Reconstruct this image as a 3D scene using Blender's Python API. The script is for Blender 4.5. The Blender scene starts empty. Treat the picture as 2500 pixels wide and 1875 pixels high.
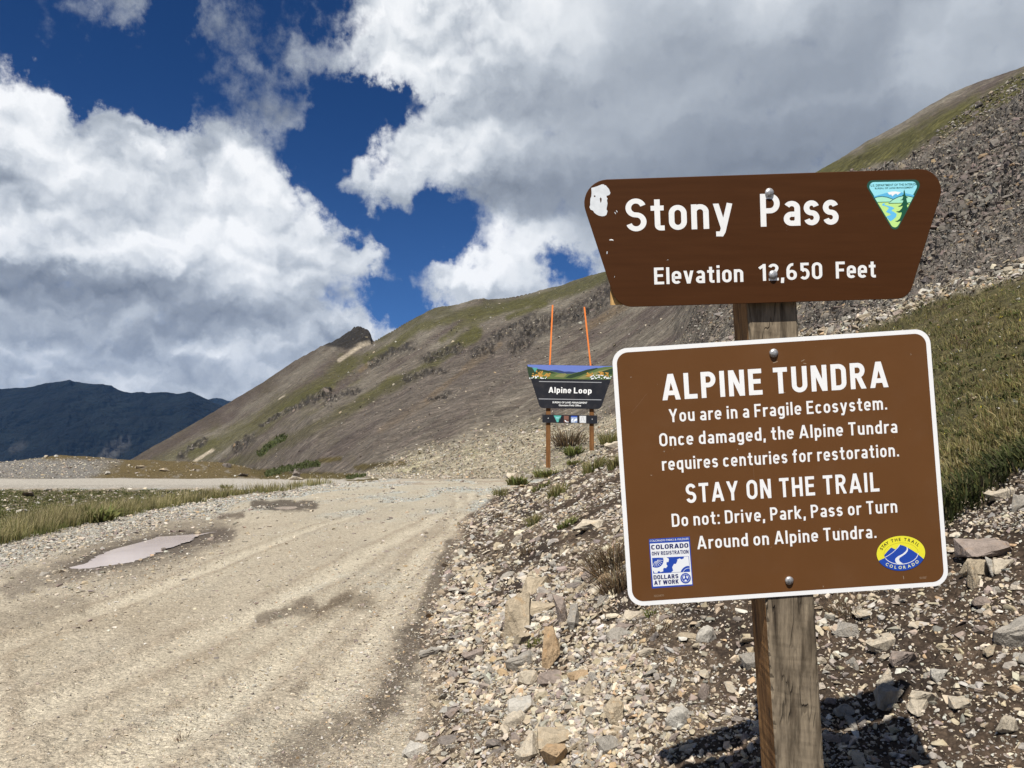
import bpy, bmesh, math, random
import numpy as np
from mathutils import Vector, Matrix

scene = bpy.context.scene
C = scene.collection
rng = np.random.default_rng(7)
random.seed(7)

# ------------------------------------------------------------------ camera
F = 1878.0                      # focal length in pixels of the 2500 wide photograph
EYE = 1.55                      # eye height above the road
HORIZON = 1150.0
PITCH = math.atan((HORIZON - 937.5) / F)
cam_d = bpy.data.cameras.new('camera')
cam = bpy.data.objects.new('camera', cam_d)
C.objects.link(cam)
cam_d.sensor_width = 36.0
cam_d.lens = 36.0 * F / 2500.0
cam_d.clip_start = 0.05
cam_d.clip_end = 40000.0
cam.location = (0, 0, EYE)
cam.rotation_euler = (math.pi / 2 + PITCH, 0, 0)
scene.camera = cam

# ------------------------------------------------------------------ sun and sky
SUN_DIR = Vector((0.20, 0.60, -1.0)).normalized()     # the way the light travels
SUN_ELEV = math.asin(-SUN_DIR.z)
SUN_AZ = math.atan2(-SUN_DIR.x, -SUN_DIR.y)           # compass bearing of the sun from +Y
sun_d = bpy.data.lights.new('sun', 'SUN')
sun_d.energy = 5.0
sun_d.angle = math.radians(0.5)
sun_d.color = (1.0, 0.95, 0.87)
sun = bpy.data.objects.new('sun', sun_d)
C.objects.link(sun)
sun.rotation_euler = (-SUN_DIR).to_track_quat('Z', 'Y').to_euler()

scene.view_settings.view_transform = 'Standard'
scene.view_settings.look = 'None'
scene.view_settings.exposure = 0.5
scene.view_settings.gamma = 1.0
scene.render.engine = 'CYCLES'
scene.cycles.max_bounces = 5
scene.cycles.diffuse_bounces = 2
scene.cycles.glossy_bounces = 2
scene.cycles.volume_bounces = 0
scene.cycles.sample_clamp_indirect = 4.0


def ray(px, py):
    u = (px - 1250.0) / F
    v = (937.5 - py) / F
    return u, math.cos(PITCH) - v * math.sin(PITCH), math.sin(PITCH) + v * math.cos(PITCH)


def te(px, py):
    """A pixel of the photograph as (X/Y, Z/Y) seen from the eye."""
    u, y, z = ray(px, py)
    return u / y, z / y


def at_depth(px, py, Y):
    t, e = te(px, py)
    return Vector((t * Y, Y, EYE + e * Y))


def azel(px, py):
    u, y, z = ray(px, py)
    return math.degrees(math.atan2(u, y)), math.degrees(math.asin(z / math.sqrt(u * u + y * y + z * z)))


class NT:
    """Small helper to write shader graphs."""
    def __init__(self, tree):
        self.t = tree

    def n(self, kind, **kw):
        nd = self.t.nodes.new(kind)
        for k, v in kw.items():
            setattr(nd, k, v)
        return nd

    def put(self, sock, v):
        if isinstance(v, bpy.types.NodeSocket):
            self.t.links.new(v, sock)
        elif v is not None:
            try:
                sock.default_value = v
            except Exception:
                if hasattr(sock.default_value, '__len__'):
                    if len(sock.default_value) == 4 and len(v) == 3:
                        v = (*v, 1)
                sock.default_value = v

    def math(self, op, a, b=None, c=None, clamp=False):
        nd = self.n('ShaderNodeMath', operation=op, use_clamp=clamp)
        self.put(nd.inputs[0], a)
        if b is not None:
            self.put(nd.inputs[1], b)
        if c is not None:
            self.put(nd.inputs[2], c)
        return nd.outputs[0]

    def vmath(self, op, a, b=None, s=None):
        nd = self.n('ShaderNodeVectorMath', operation=op)
        self.put(nd.inputs[0], a)
        if b is not None:
            self.put(nd.inputs[1], b)
        if s is not None:
            self.put(nd.inputs['Scale'], s)
        return nd.outputs['Value'] if op in ('LENGTH', 'DOT_PRODUCT') else nd.outputs['Vector']

    def noise(self, vec, scale, detail=4.0, rough=0.55, dist=0.0, lac=2.0, out='Fac', dim='3D'):
        nd = self.n('ShaderNodeTexNoise', noise_dimensions=dim)
        self.put(nd.inputs['Vector'], vec)
        nd.inputs['Scale'].default_value = scale
        nd.inputs['Detail'].default_value = detail
        nd.inputs['Roughness'].default_value = rough
        nd.inputs['Distortion'].default_value = dist
        nd.inputs['Lacunarity'].default_value = lac
        return nd.outputs[out]

    def voro(self, vec, scale, feature='F1', out='Distance', detail=0.0, rough=0.5, rand=1.0, smooth=None, dim='3D'):
        nd = self.n('ShaderNodeTexVoronoi', feature=feature, voronoi_dimensions=dim)
        self.put(nd.inputs['Vector'], vec)
        nd.inputs['Scale'].default_value = scale
        if 'Detail' in nd.inputs:
            nd.inputs['Detail'].default_value = detail
            nd.inputs['Roughness'].default_value = rough
        nd.inputs['Randomness'].default_value = rand
        if smooth is not None and 'Smoothness' in nd.inputs:
            nd.inputs['Smoothness'].default_value = smooth
        return nd.outputs[out]

    def ramp(self, fac, stops, interp='LINEAR'):
        nd = self.n('ShaderNodeValToRGB')
        cr = nd.color_ramp
        cr.interpolation = interp
        while len(cr.elements) < len(stops):
            cr.elements.new(0.5)
        for el, (pos, col) in zip(cr.elements, stops):
            el.position = pos
            if not hasattr(col, '__len__'):
                col = (col, col, col)
            el.color = (*col, 1) if len(col) == 3 else col
        self.put(nd.inputs[0], fac)
        return nd.outputs['Color']

    def smooth(self, x, lo, hi, a=0.0, b=1.0):
        nd = self.n('ShaderNodeMapRange', interpolation_type='SMOOTHSTEP')
        self.put(nd.inputs['Value'], x)
        for nm, v in (('From Min', lo), ('From Max', hi), ('To Min', a), ('To Max', b)):
            nd.inputs[nm].default_value = v
        return nd.outputs[0]

    def mix(self, f, a, b, mode='MIX'):
        nd = self.n('ShaderNodeMix', data_type='RGBA', blend_type=mode)
        self.put(nd.inputs[0], f)
        for s, v in ((nd.inputs[6], a), (nd.inputs[7], b)):
            if hasattr(v, '__len__') and not isinstance(v, bpy.types.NodeSocket) and len(v) == 3:
                v = (*v, 1)
            self.put(s, v)
        return nd.outputs[2]

    def blob(self, vec, loc, size, rot=0.0):
        mp = self.n('ShaderNodeMapping', vector_type='TEXTURE')
        self.put(mp.inputs['Vector'], vec)
        mp.inputs['Location'].default_value = (loc[0], loc[1], 0)
        mp.inputs['Rotation'].default_value = (0, 0, math.radians(rot))
        mp.inputs['Scale'].default_value = (size[0], size[1], 1.0e6)
        g = self.n('ShaderNodeTexGradient', gradient_type='SPHERICAL')
        self.put(g.inputs['Vector'], mp.outputs[0])
        return g.outputs['Fac']

    def blobs(self, vec, items, start=0.0):
        """Sum of soft blobs; items are (px, py, half width px, half height px, turn in degrees, weight)."""
        acc = start
        for (px, py, sx, sy, rot, w) in items:
            a, e = azel(px, py)
            b = self.blob(vec, (a, e), (sx / 30.0, sy / 30.0), rot)
            b = self.math('SMOOTH_MIN', b, 0.75, 0.35)
            acc = self.math('MULTIPLY_ADD', b, w, acc)
        return acc

# ------------------------------------------------------------------ sky: Nishita blue with broken cumulus
world = bpy.data.worlds.new('World')
scene.world = world
world.use_nodes = True
world.cycles.sampling_method = 'MANUAL'
world.cycles.sample_map_resolution = 512
wt = world.node_tree
wt.nodes.clear()
W = NT(wt)
tc = W.n('ShaderNodeTexCoord')
sep = W.n('ShaderNodeSeparateXYZ')
W.put(sep.inputs[0], tc.outputs['Generated'])
az = W.math('MULTIPLY', W.math('ARCTAN2', sep.outputs[0], sep.outputs[1]), 57.29578)
el = W.math('MULTIPLY', W.math('ARCSINE', sep.outputs[2]), 57.29578)
comb = W.n('ShaderNodeCombineXYZ')
W.put(comb.inputs[0], az)
W.put(comb.inputs[1], el)
V = comb.outputs[0]


def warp(vec, scale, detail, amt, off, rough=0.5):
    nz = W.noise(W.vmath('ADD', vec, off), scale, detail, rough, out='Color', dim='2D')
    return W.vmath('SCALE', W.vmath('SUBTRACT', nz, (0.5, 0.5, 0.5)), s=amt)


w1 = warp(V, 0.22, 3.0, 3.2, (11, 3, 0))
w2 = warp(V, 0.62, 6.0, 3.0, (40, 17, 0), 0.62)
P1 = W.vmath('ADD', W.vmath('ADD', V, w1), w2)
P2 = W.vmath('ADD', W.vmath('ADD', V, W.vmath('SCALE', w1, s=0.8)), W.vmath('SCALE', w2, s=0.55))

# coarse maps of cloud cover and cloud brightness over bearing and elevation
ROWS_Y = [0, 80, 160, 240, 320, 400, 480, 560, 640, 700, 750, 790, 830, 870, 910, 960, 1040]
COLS_X = [i * 100 for i in range(26)]
COVER = """
 8 66 30 68  0 48 30 50 26 99 99 99 99 99 99 99 99 99 99 99 99 99 99 99 99 99
 0 54 12 52  0 56 42 48 34 99 99 99 99 99 99 99 99 99 99 99 99 99 99 99 99 99
 0  0  0  0  8 54 46 52 70 92 99 99 99 99 99 99 99 99 99 99 99 99 99 99 99 99
 0  0  0  0 18 42 58 56  0  0 42 99 99 99 99 99 99 99 99 99 99 99 99 99 99 99
40 18  0 26  6 46 62 58  0  0 84 99 99 99 99 99 99 99 99 99 99 99 99 99 99 99
99 99 92 90 76 96 88 46  0 70 99 99 99 99 99 99 99 99 99 99 99 99 99 99 99 99
99 99 99 99 99 99 99 84  6 46 42 34 90 99 99 99 99 99 99 99 99 99 99 99 99 99
99 99 99 99 99 99 99 99 84 26  0 10 66 92 99 99 99 99 99 99 99 99 99 99 99 99
99 99 99 99 99 99 99 99 99 84 30 90 99 99 34 99 99 99 99 99 99 99 99 99 99 99
99 99 99 99 99 99 99 99 99 36 34 99 99 99 70 99 99 99 99 99 99 99 99 99 99 99
99 99 99 99 99 99 99 99 99 52 20 76 99 99 99 99 99 99 99 99 99 99 99 99 99 99
99 99 99 99 99 99 99 99 99 96 40 60 99 99 99 99 99 99 99 99 99 99 99 99 99 99
99 99 99 99 99 99 99 99 99 99 80 99 99 99 99 99 99 99 99 99 99 99 99 99 99 99
99 99 99 99 99 99 99 99 99 99 99 99 99 99 99 99 99 99 99 99 99 99 99 99 99 99
99 99 99 99 99 99 99 99 99 99 99 99 99 99 99 99 99 99 99 99 99 99 99 99 99 99
99 99 99 99 99 99 99 99 99 99 99 99 99 99 99 99 99 99 99 99 99 99 99 99 99 99
99 99 99 99 99 99 99 99 99 99 99 99 99 99 99 99 99 99 99 99 99 99 99 99 99 99"""
SHADE = """
60 60 60 66 60 60 62 66 72 86 94 92 86 92 88 80 76 76 84 86 80 74 68 70 68 66
60 58 60 62 60 58 60 64 76 88 92 88 80 86 88 76 70 68 72 78 72 68 66 64 66 62
60 60 60 60 58 56 58 62 76 86 86 80 73 75 73 68 64 62 64 64 62 62 64 70 75 72
70 70 70 70 62 56 58 60 66 74 80 76 72 67 64 65 68 66 62 60 60 60 66 74 70 68
97 92 90 78 76 66 61 61 66 80 87 82 83 71 68 66 64 60 59 58 58 58 60 66 66 64
97 97 80 78 90 74 93 66 70 91 88 80 67 63 62 60 57 55 54 54 54 54 56 60 60 60
94 94 86 80 86 86 95 93 80 76 73 67 61 58 56 56 55 54 54 54 54 54 54 56 56 56
64 76 86 82 86 89 92 90 92 80 80 84 90 88 78 60 56 54 54 54 54 54 54 54 54 54
92 85 81 85 95 88 92 80 82 80 84 94 96 91 84 70 60 56 54 54 54 54 54 54 54 54
77 70 78 82 75 75 95 86 75 80 84 86 84 82 80 76 60 56 54 54 54 54 54 54 54 54
56 52 54 54 51 58 73 74 70 76 86 82 78 78 78 70 60 56 54 54 54 54 54 54 54 54
50 62 66 67 62 57 60 68 76 82 88 80 78 78 78 70 60 56 54 54 54 54 54 54 54 54
70 72 69 65 63 65 68 78 62 67 76 78 78 78 78 70 60 56 54 54 54 54 54 54 54 54
62 64 62 62 68 90 76 68 73 72 76 78 78 78 78 70 60 56 54 54 54 54 54 54 54 54
73 75 69 68 69 66 74 73 70 72 74 76 76 76 76 70 60 56 54 54 54 54 54 54 54 54
76 72 70 74 70 68 72 72 72 72 74 76 76 76 76 70 60 56 54 54 54 54 54 54 54 54
72 72 72 72 72 72 72 72 72 72 74 76 76 76 76 70 60 56 54 54 54 54 54 54 54 54"""
RANK = 13
AZ_K = [azel(x, 500)[0] for x in COLS_X]
EL_K = [azel(900, y)[1] for y in ROWS_Y]
AZ0, AZ1 = AZ_K[0] - 14, AZ_K[-1] + 14
EL0, EL1 = EL_K[-1] - 6, EL_K[0] + 12
un = W.math('DIVIDE', W.math('SUBTRACT', az, AZ0), AZ1 - AZ0)


def curve(x, xs, ys):
    """One float curve through (xs, ys), returned as a socket in the units of ys."""
    lo, hi = float(min(ys)), float(max(ys))
    sp = max(hi - lo, 1e-5)
    nd = W.n('ShaderNodeFloatCurve')
    c = nd.mapping.curves[0]
    pts = [(float(a), (float(b) - lo) / sp) for a, b in zip(xs, ys)]
    while len(c.points) < len(pts):
        c.points.new(0.5, 0.5)
    for p, q in zip(c.points, pts):
        p.location = q
        p.handle_type = 'AUTO_CLAMPED'
    nd.mapping.extend = 'HORIZONTAL'
    nd.mapping.update()
    W.put(nd.inputs['Value'], x)
    return W.math('MULTIPLY_ADD', nd.outputs[0], sp, lo)


def sky_map(vec, text):
    M = np.array([[float(v) for v in r.split()] for r in text.strip().split('\n')]) / 100.0
    s_ = W.n('ShaderNodeSeparateXYZ')
    W.put(s_.inputs[0], vec)
    ua = W.math('DIVIDE', W.math('SUBTRACT', s_.outputs[0], AZ0), AZ1 - AZ0, clamp=True)
    ve = W.math('DIVIDE', W.math('SUBTRACT', s_.outputs[1], EL0), EL1 - EL0, clamp=True)
    mean = float(M.mean())
    U, S, Vt = np.linalg.svd(M - mean, full_matrices=False)
    xs = [(a - AZ0) / (AZ1 - AZ0) for a in AZ_K]
    ys = [(e - EL0) / (EL1 - EL0) for e in EL_K][::-1]
    acc = mean
    for k in range(RANK):
        ca = curve(ua, xs, Vt[k] * math.sqrt(S[k]))
        ce = curve(ve, ys, (U[:, k] * math.sqrt(S[k]))[::-1])
        acc = W.math('MULTIPLY_ADD', ca, ce, acc)
    return acc


cov = sky_map(P1, COVER)
# thin high wisps in the upper left
cov = W.blobs(P1, [(95, 30, 170, 75, -25, 0.60), (278, 22, 95, 95, -20, 0.72), (330, 335, 60, 70, 20, 0.4), (905, 470, 170, 45, -8, 0.35)], cov)
nf = W.noise(W.vmath('ADD', V, (5, 8, 1.3)), 0.42, 8.0, 0.62, dim='2D')
dens = W.math('ADD', W.math('SUBTRACT', cov, 0.46), W.math('MULTIPLY', W.math('SUBTRACT', nf, 0.5), 0.85))
# elsewhere over the sphere: scattered cloud from noise alone
back = W.noise(V, 0.045, 5.0, 0.6, dim='2D')
behind = W.smooth(W.math('MAXIMUM', W.math('ABSOLUTE', az), W.math('ADD', el, 8.0)), 44.0, 62.0)
dens = W.math('ADD', W.math('MULTIPLY', dens, W.math('SUBTRACT', 1.0, behind)),
              W.math('MULTIPLY', behind, W.math('MULTIPLY', W.math('SUBTRACT', back, 0.50), 3.0)))
alpha = W.smooth(dens, -0.10, 0.46)


def billow(vec):
    a = W.voro(vec, 0.21, 'F1', detail=2.0, rough=0.48, dim='2D')
    b = W.noise(vec, 0.16, 2.0, 0.5, dim='2D')
    return W.math('SUBTRACT', W.math('MULTIPLY', b, 0.8), W.math('MULTIPLY', a, 1.0))


flat = W.n('ShaderNodeMapping')
W.put(flat.inputs['Vector'], W.vmath('ADD', W.vmath('ADD', V, w1), W.vmath('SCALE', w2, s=0.45)))
flat.inputs['Scale'].default_value = (0.85, 1.1, 1)
PB = flat.outputs[0]
h0 = billow(PB)
h1 = billow(W.vmath('ADD', PB, (-0.35, 0.9, 0)))
relief = W.math('SUBTRACT', h0, h1)
sh = sky_map(P2, SHADE)
bright = W.smooth(sh, 0.55, 0.85)
wide = W.smooth(az, -5.0, 8.0, 1.0, 0.20)      # the broad grey deck on the right is smoother
sh = W.math('MULTIPLY_ADD', relief, W.math('MULTIPLY', wide, W.math('MULTIPLY_ADD', bright, 0.12, 0.19)), sh)
fine = W.noise(W.vmath('ADD', V, w2), 1.1, 4.0, 0.6, dim='2D')
sh = W.math('ADD', sh, W.math('MULTIPLY', W.math('SUBTRACT', fine, 0.5), W.math('MULTIPLY', wide, 0.12)))
edge = W.smooth(dens, 0.02, 0.34, 0.05, 0.0)
sh = W.math('ADD', sh, edge)
cloud = W.ramp(sh, [(0.30, (0.095, 0.115, 0.150)), (0.45, (0.175, 0.200, 0.240)), (0.60, (0.315, 0.350, 0.400)),
                    (0.75, (0.52, 0.56, 0.61)), (0.88, (0.76, 0.79, 0.82)), (1.0, (0.96, 0.97, 0.98))])
sky = W.n('ShaderNodeTexSky', sky_type='NISHITA', sun_disc=False)
sky.sun_elevation = SUN_ELEV
sky.sun_rotation = SUN_AZ
sky.altitude = 3800.0
sky.air_density = 1.0
sky.dust_density = 0.2
sky.ozone_density = 1.6
bg1 = W.n('ShaderNodeBackground')
tint = W.n('ShaderNodeMix', data_type='RGBA', blend_type='MULTIPLY')
tint.inputs[0].default_value = 1.0
W.put(tint.inputs[6], sky.outputs[0])
W.put(tint.inputs[7], W.mix(W.smooth(el, 8.0, 30.0), (0.36, 0.62, 0.95), (0.16, 0.41, 0.76)))
W.put(bg1.inputs['Color'], tint.outputs[2])
bg1.inputs['Strength'].default_value = 0.06
bg2 = W.n('ShaderNodeBackground')
W.put(bg2.inputs['Color'], cloud)
bg2.inputs['Strength'].default_value = 0.72
mixs = W.n('ShaderNodeMixShader')
W.put(mixs.inputs[0], alpha)
wt.links.new(bg1.outputs[0], mixs.inputs[1])
wt.links.new(bg2.outputs[0], mixs.inputs[2])
wout = W.n('ShaderNodeOutputWorld')
wt.links.new(mixs.outputs[0], wout.inputs[0])

# ------------------------------------------------------------------ numpy noise
_P = np.random.default_rng(3).permutation(1024)
_G = np.random.default_rng(4).normal(size=(1024, 2))
_G /= np.linalg.norm(_G, axis=1)[:, None]


def gnoise(x, y):
    xi = np.floor(x).astype(np.int64)
    yi = np.floor(y).astype(np.int64)
    fx = x - xi
    fy = y - yi
    u = fx * fx * fx * (fx * (fx * 6 - 15) + 10)
    v = fy * fy * fy * (fy * (fy * 6 - 15) + 10)

    def g(ix, iy, dx, dy):
        h = _P[(_P[ix & 1023] + iy) & 1023]
        return _G[h, 0] * dx + _G[h, 1] * dy
    a = g(xi, yi, fx, fy)
    b = g(xi + 1, yi, fx - 1, fy)
    c = g(xi, yi + 1, fx, fy - 1)
    d = g(xi + 1, yi + 1, fx - 1, fy - 1)
    return (a + (b - a) * u) * (1 - v) + (c + (d - c) * u) * v


def fbm(x, y, octs=5, gain=0.5, lac=2.07, ridged=False):
    out = np.zeros_like(x)
    amp, tot = 1.0, 0.0
    for k in range(octs):
        n = gnoise(x + 17.3 * k, y - 9.1 * k)
        if ridged:
            n = 0.5 - np.abs(n) * 1.6
        out += amp * n
        tot += amp
        amp *= gain
        x = x * lac
        y = y * lac
    return out / tot


def sstep(x, a, b):
    s = np.clip((x - a) / (b - a), 0, 1)
    return s * s * (3 - 2 * s)


def lerp(a, b, w):
    return a + (b - a) * w


def interp_te(pts, col):
    """Piecewise curve over t from photograph pixels; col 1 gives the elevation ratio."""
    q = np.array([te(x, y) for x, y in pts])
    return q[:, 0], q[:, col]


# ------------------------------------------------------------------ the lie of the land
def road_z(Y):
    return 0.02 * np.maximum(Y - 8.0, 0) - 0.012 * np.maximum(Y - 58.0, 0)


XE_Y = [0, 2, 4, 9, 14, 21, 27, 36, 44, 52, 60]
XE_X = [-0.45, -0.52, -0.62, -1.03, -1.15, -1.45, -1.1, -0.75, 0.2, 2.0, 5.0]


def road_right(Y):
    return np.interp(Y, XE_Y, XE_X)


XL_Y = [0, 8, 14, 21, 31, 44, 60]
XL_X = [-7.0, -8.4, -9.5, -10.6, -11.5, -11.0, -9.0]


def road_left(Y):
    return np.interp(Y, XL_Y, XL_X)


PUDDLE = [(168, 1391), (185, 1381), (205, 1377), (222, 1366), (252, 1350), (285, 1338), (330, 1325), (372, 1312), (385, 1305),
          (420, 1303), (455, 1300), (490, 1297), (520, 1292), (545, 1291), (538, 1296), (500, 1304), (480, 1310), (466, 1320),
          (440, 1327), (428, 1333), (405, 1341), (380, 1352), (355, 1362), (325, 1372), (290, 1379), (255, 1384), (225, 1390), (195, 1393)]
PUDDLE_B = [(668, 1240), (690, 1236), (722, 1236), (728, 1240), (705, 1244), (675, 1243)]


def project(X, Y, Z):
    """World arrays to photograph pixels."""
    zc = Z - EYE
    d = Y * math.cos(PITCH) + zc * math.sin(PITCH)
    v = zc * math.cos(PITCH) - Y * math.sin(PITCH)
    d = np.maximum(d, 0.05)
    return 1250 + F * X / d, 937.5 - F * v / d


def poly_dist(px, py, poly):
    """Signed distance in pixels, negative inside."""
    n = len(poly)
    inside = np.zeros(px.shape, bool)
    best = np.full(px.shape, 1e9)
    for i in range(n):
        x0, y0 = poly[i]
        x1, y1 = poly[(i + 1) % n]
        if y0 != y1:
            cond = (y0 > py) != (y1 > py)
            inside ^= cond & (px < (x1 - x0) * (py - y0) / (y1 - y0) + x0)
        dx, dy = x1 - x0, y1 - y0
        s = np.clip(((px - x0) * dx + (py - y0) * dy) / (dx * dx + dy * dy + 1e-9), 0, 1)
        best = np.minimum(best, np.hypot(px - x0 - s * dx, py - y0 - s * dy))
    return np.where(inside, -best, best)


def line_dist(px, py, pts, w=None):
    best = np.full(px.shape, 1e9)
    for (x0, y0), (x1, y1) in zip(pts[:-1], pts[1:]):
        dx, dy = x1 - x0, y1 - y0
        s = np.clip(((px - x0) * dx + (py - y0) * dy) / (dx * dx + dy * dy + 1e-9), 0, 1)
        best = np.minimum(best, np.hypot(px - x0 - s * dx, py - y0 - s * dy))
    return best


def near_z(X, Y):
    q = X - road_right(Y)
    zr = road_z(Y)
    s = np.maximum(q, 0)
    bank = 0.50 * (s - 0.35 * (1 - np.exp(-s / 0.35)))
    bank += 0.05 * np.maximum(s - 4.0, 0)
    # the cut bank stops behind the far sign; the hill takes over to its right
    gate = 1 - sstep(Y + 0.25 * fbm(X * 0.3, Y * 0.3, 3) * 8, 23.0, 33.0) * (1 - sstep(X / np.maximum(Y, 1), 0.20, 0.34))
    bank *= gate
    # a flatter shelf where the near signpost stands
    shelf = 0.31 * X + 0.14 * Y - 0.2
    wsh = (1 - sstep(Y, 3.3, 5.2)) * sstep(X, 0.0, 0.7) * (1 - sstep(X, 1.9, 3.1))
    bank = lerp(bank, shelf, wsh)
    # field to the left lies slightly lower than the road, then the low knoll
    ql = road_left(Y) - X
    field = -0.22 * sstep(ql, 0.3, 2.5) * (1 - sstep(Y, 34, 46))
    t = X / np.maximum(Y, 1)
    crest = np.interp(t, KNOLL_T, KNOLL_E)
    zk = EYE + 74.0 * crest
    base = EYE + 58 * te(300, 1168)[1]
    k = sstep(Y, 60, 74) * (1 - sstep(Y, 76, 130))
    kn = (zk - base) * k * (1 - sstep(t, -0.36, -0.27))
    # gentle cross fall and swell of the whole road
    swell = 0.05 * fbm(X * 0.22 + 3, Y * 0.16, 3) * sstep(Y, 3, 9)
    return zr + bank + field + kn + swell


KNOLL_T, KNOLL_E = (interp_te([(-400, 1150), (-100, 1138), (0, 1133), (60, 1126), (110, 1121), (150, 1117), (205, 1117), (250, 1121),
                               (310, 1127), (400, 1130), (470, 1131), (540, 1133), (600, 1143), (660, 1158)], 1))

RIDGE = [(-400, 1330), (150, 1215), (310, 1128), (400, 1077), (475, 1033), (560, 985), (640, 935), (720, 880), (790, 842),
         (840, 838), (905, 836), (950, 812), (985, 790), (1020, 772), (1050, 758), (1080, 753), (1120, 745), (1180, 733),
         (1250, 725), (1310, 712), (1360, 700), (1420, 682), (1480, 662), (1520, 640), (1640, 590), (1800, 510), (1930, 452),
         (2010, 412), (2050, 394), (2100, 362), (2160, 327), (2200, 305), (2260, 267), (2300, 241), (2340, 223),
         (2400, 199), (2450, 181), (2500, 163), (2700, 95), (3000, 10)]
KNOB = [(780, 846), (800, 838), (818, 830), (838, 818), (852, 810), (866, 801), (878, 799), (890, 801), (900, 807), (907, 820), (911, 835), (915, 840)]
RT, RE = interp_te(RIDGE, 1)
KT, KE = interp_te(KNOB, 1)
YR_T = [-0.9, -0.5, -0.30, -0.19, -0.10, 0.0, 0.12, 0.25, 0.40, 0.55, 0.70, 1.0]
YR_Y = [640, 640, 720, 660, 520, 430, 350, 290, 235, 195, 170, 140]
YF_T = [-0.9, -0.5, -0.40, -0.33, -0.26, -0.18, -0.06, 0.06, 0.13, 0.20, 0.30, 0.45, 0.60, 1.0]
YF_Y = [260, 240, 200, 150, 115, 84, 66, 56, 48, 34, 18, 11.0, 8.2, 6.0]
ZF_T = [-0.9, -0.5, -0.40, -0.33, -0.26, -0.18]
ZF_Z = [-26.0, -22.0, -14.0, -4.0, 0.6, 1.2]
# top edge of the talus on the right, with the grassy upper slope showing behind it
TALUS = [(1900, 470), (2000, 440), (2100, 425), (2160, 408), (2210, 395), (2260, 380), (2300, 357), (2350, 330), (2400, 300), (2450, 264),
         (2480, 240), (2500, 226), (2700, 140), (3000, 40)]
TT, TE_ = interp_te(TALUS, 1)


def hill_z(X, Y):
    t = X / np.maximum(Y, 0.5)
    yf = np.interp(t, YF_T, YF_Y)
    yr = np.interp(t, YR_T, YR_Y)
    er = np.interp(t, RT, RE)
    zr = EYE + yr * er
    Xf = t * yf
    zf = near_z(Xf, yf)
    zf = np.where(t < -0.18, np.interp(t, ZF_T, ZF_Z), zf)
    s = np.clip((Y - yf) / (yr - yf), 0, 1)
    # talus is steeper above and runs out below
    z = lerp(zf, zr, s ** np.interp(t, [-0.4, 0.0, 0.2, 0.4], [1.0, 1.10, 1.12, 1.0]))
    # right-hand talus shoulder
    wT = sstep(t, 0.30, 0.42)
    et = np.interp(t, TT, TE_)
    yt = np.interp(t, [0.25, 0.45, 0.55, 0.70, 1.0], [110, 70, 52, 44, 36])
    zt = EYE + yt * et
    zlow = lerp(zf, zt, np.clip((Y - yf) / (yt - yf), 0, 1) ** 1.12)
    sh = np.clip((Y - yt) / (yr - yt), 0, 1)
    zhi = lerp(zt, zr, sh) - 2.0 * np.sin(np.pi * np.clip(sh * 4, 0, 1)) * sstep(sh, 0, 0.05)
    z = lerp(z, np.where(Y < yt, zlow, zhi), wT)
    # the dark knob on the far ridge
    ek = np.interp(t, KT, KE, left=-9, right=-9)
    bump = np.maximum(ek - er, 0) * yr
    near_ridge = sstep(Y, yr * 0.93, yr * 0.985)
    z = z + bump * near_ridge
    # behind the ridge the ground falls away
    over = np.maximum(Y - yr, 0)
    z = z - 0.55 * over - 0.02 * np.minimum(over, 20) ** 2
    return z, s, yf, yr


def terrain(X, Y):
    """Smooth height plus the hill weight."""
    zn = near_z(X, Y)
    zh, s, yf, yr = hill_z(X, Y)
    t = X / np.maximum(Y, 0.5)
    valley = sstep(-t, 0.20, 0.30) * sstep(Y, 78, 180)
    zn = zn - valley * 24 - 0.05 * np.maximum(Y - 130, 0)
    w = (zh > zn) & (Y > yf)
    return np.where(w, zh, zn), w, s, yf, yr


# polar-ish sheet: columns keep X/Y, rows keep Y
t_mid = np.arange(-0.72, 0.7201, 0.0016)
t_ax = np.concatenate([np.linspace(-1.8, -0.73, 40), t_mid, np.linspace(0.73, 1.8, 40)])
y_ax = [0.55]
while y_ax[-1] < 1000:
    Yc = y_ax[-1]
    y_ax.append(Yc * (1.0 + (0.02 if Yc < 1.8 else 0.0085 if Yc < 30 else 0.0095 if Yc < 120 else 0.0085)))
y_ax = np.array(y_ax)
T, YY = np.meshgrid(t_ax, y_ax)
XX = T * YY
ZZ, HILL, HS, YF, YR = terrain(XX, YY)
PX, PY = project(XX, YY, ZZ)
NR, NC = XX.shape

# --- zones of the near ground
qr = XX - road_right(YY)
ql = road_left(YY) - XX
wob = fbm(XX * 0.9, YY * 0.45, 4)
on_road = (1 - sstep(qr + 0.25 * wob, -0.15, 0.25)) * (1 - sstep(ql + 0.5 * wob, -0.6, 0.5)) * (~HILL) * (1 - sstep(YY + 22 * fbm(XX * 0.2, YY * 0.12, 4) * sstep(XX, -14, -6), 47, 56))
bank = sstep(qr + 0.25 * wob, 0.0, 0.35) * (~HILL)
dP = poly_dist(PX, PY, PUDDLE)
dQ = poly_dist(PX, PY, PUDDLE_B)

# puddle levels: flatten the road round them
def settle(poly, d, depth):
    cx = sum(p[0] for p in poly) / len(poly)
    cy = sum(p[1] for p in poly) / len(poly)
    ins = (d < 0) & (YY < 50)
    d = np.where(YY < 50, d, 1e6)
    lvl = float(ZZ[ins].mean()) - 0.02
    w = 1 - sstep(d, 4, 60)
    Z2 = lerp(ZZ, lvl + 0.012 * sstep(d, 0, 26), w)
    Z2 = Z2 - depth * (1 - sstep(d, -7, 3))
    return lvl, Z2


lvlP, ZZ = settle(PUDDLE, dP, 0.03)
lvlQ, ZZ = settle(PUDDLE_B, dQ, 0.03)

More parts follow.
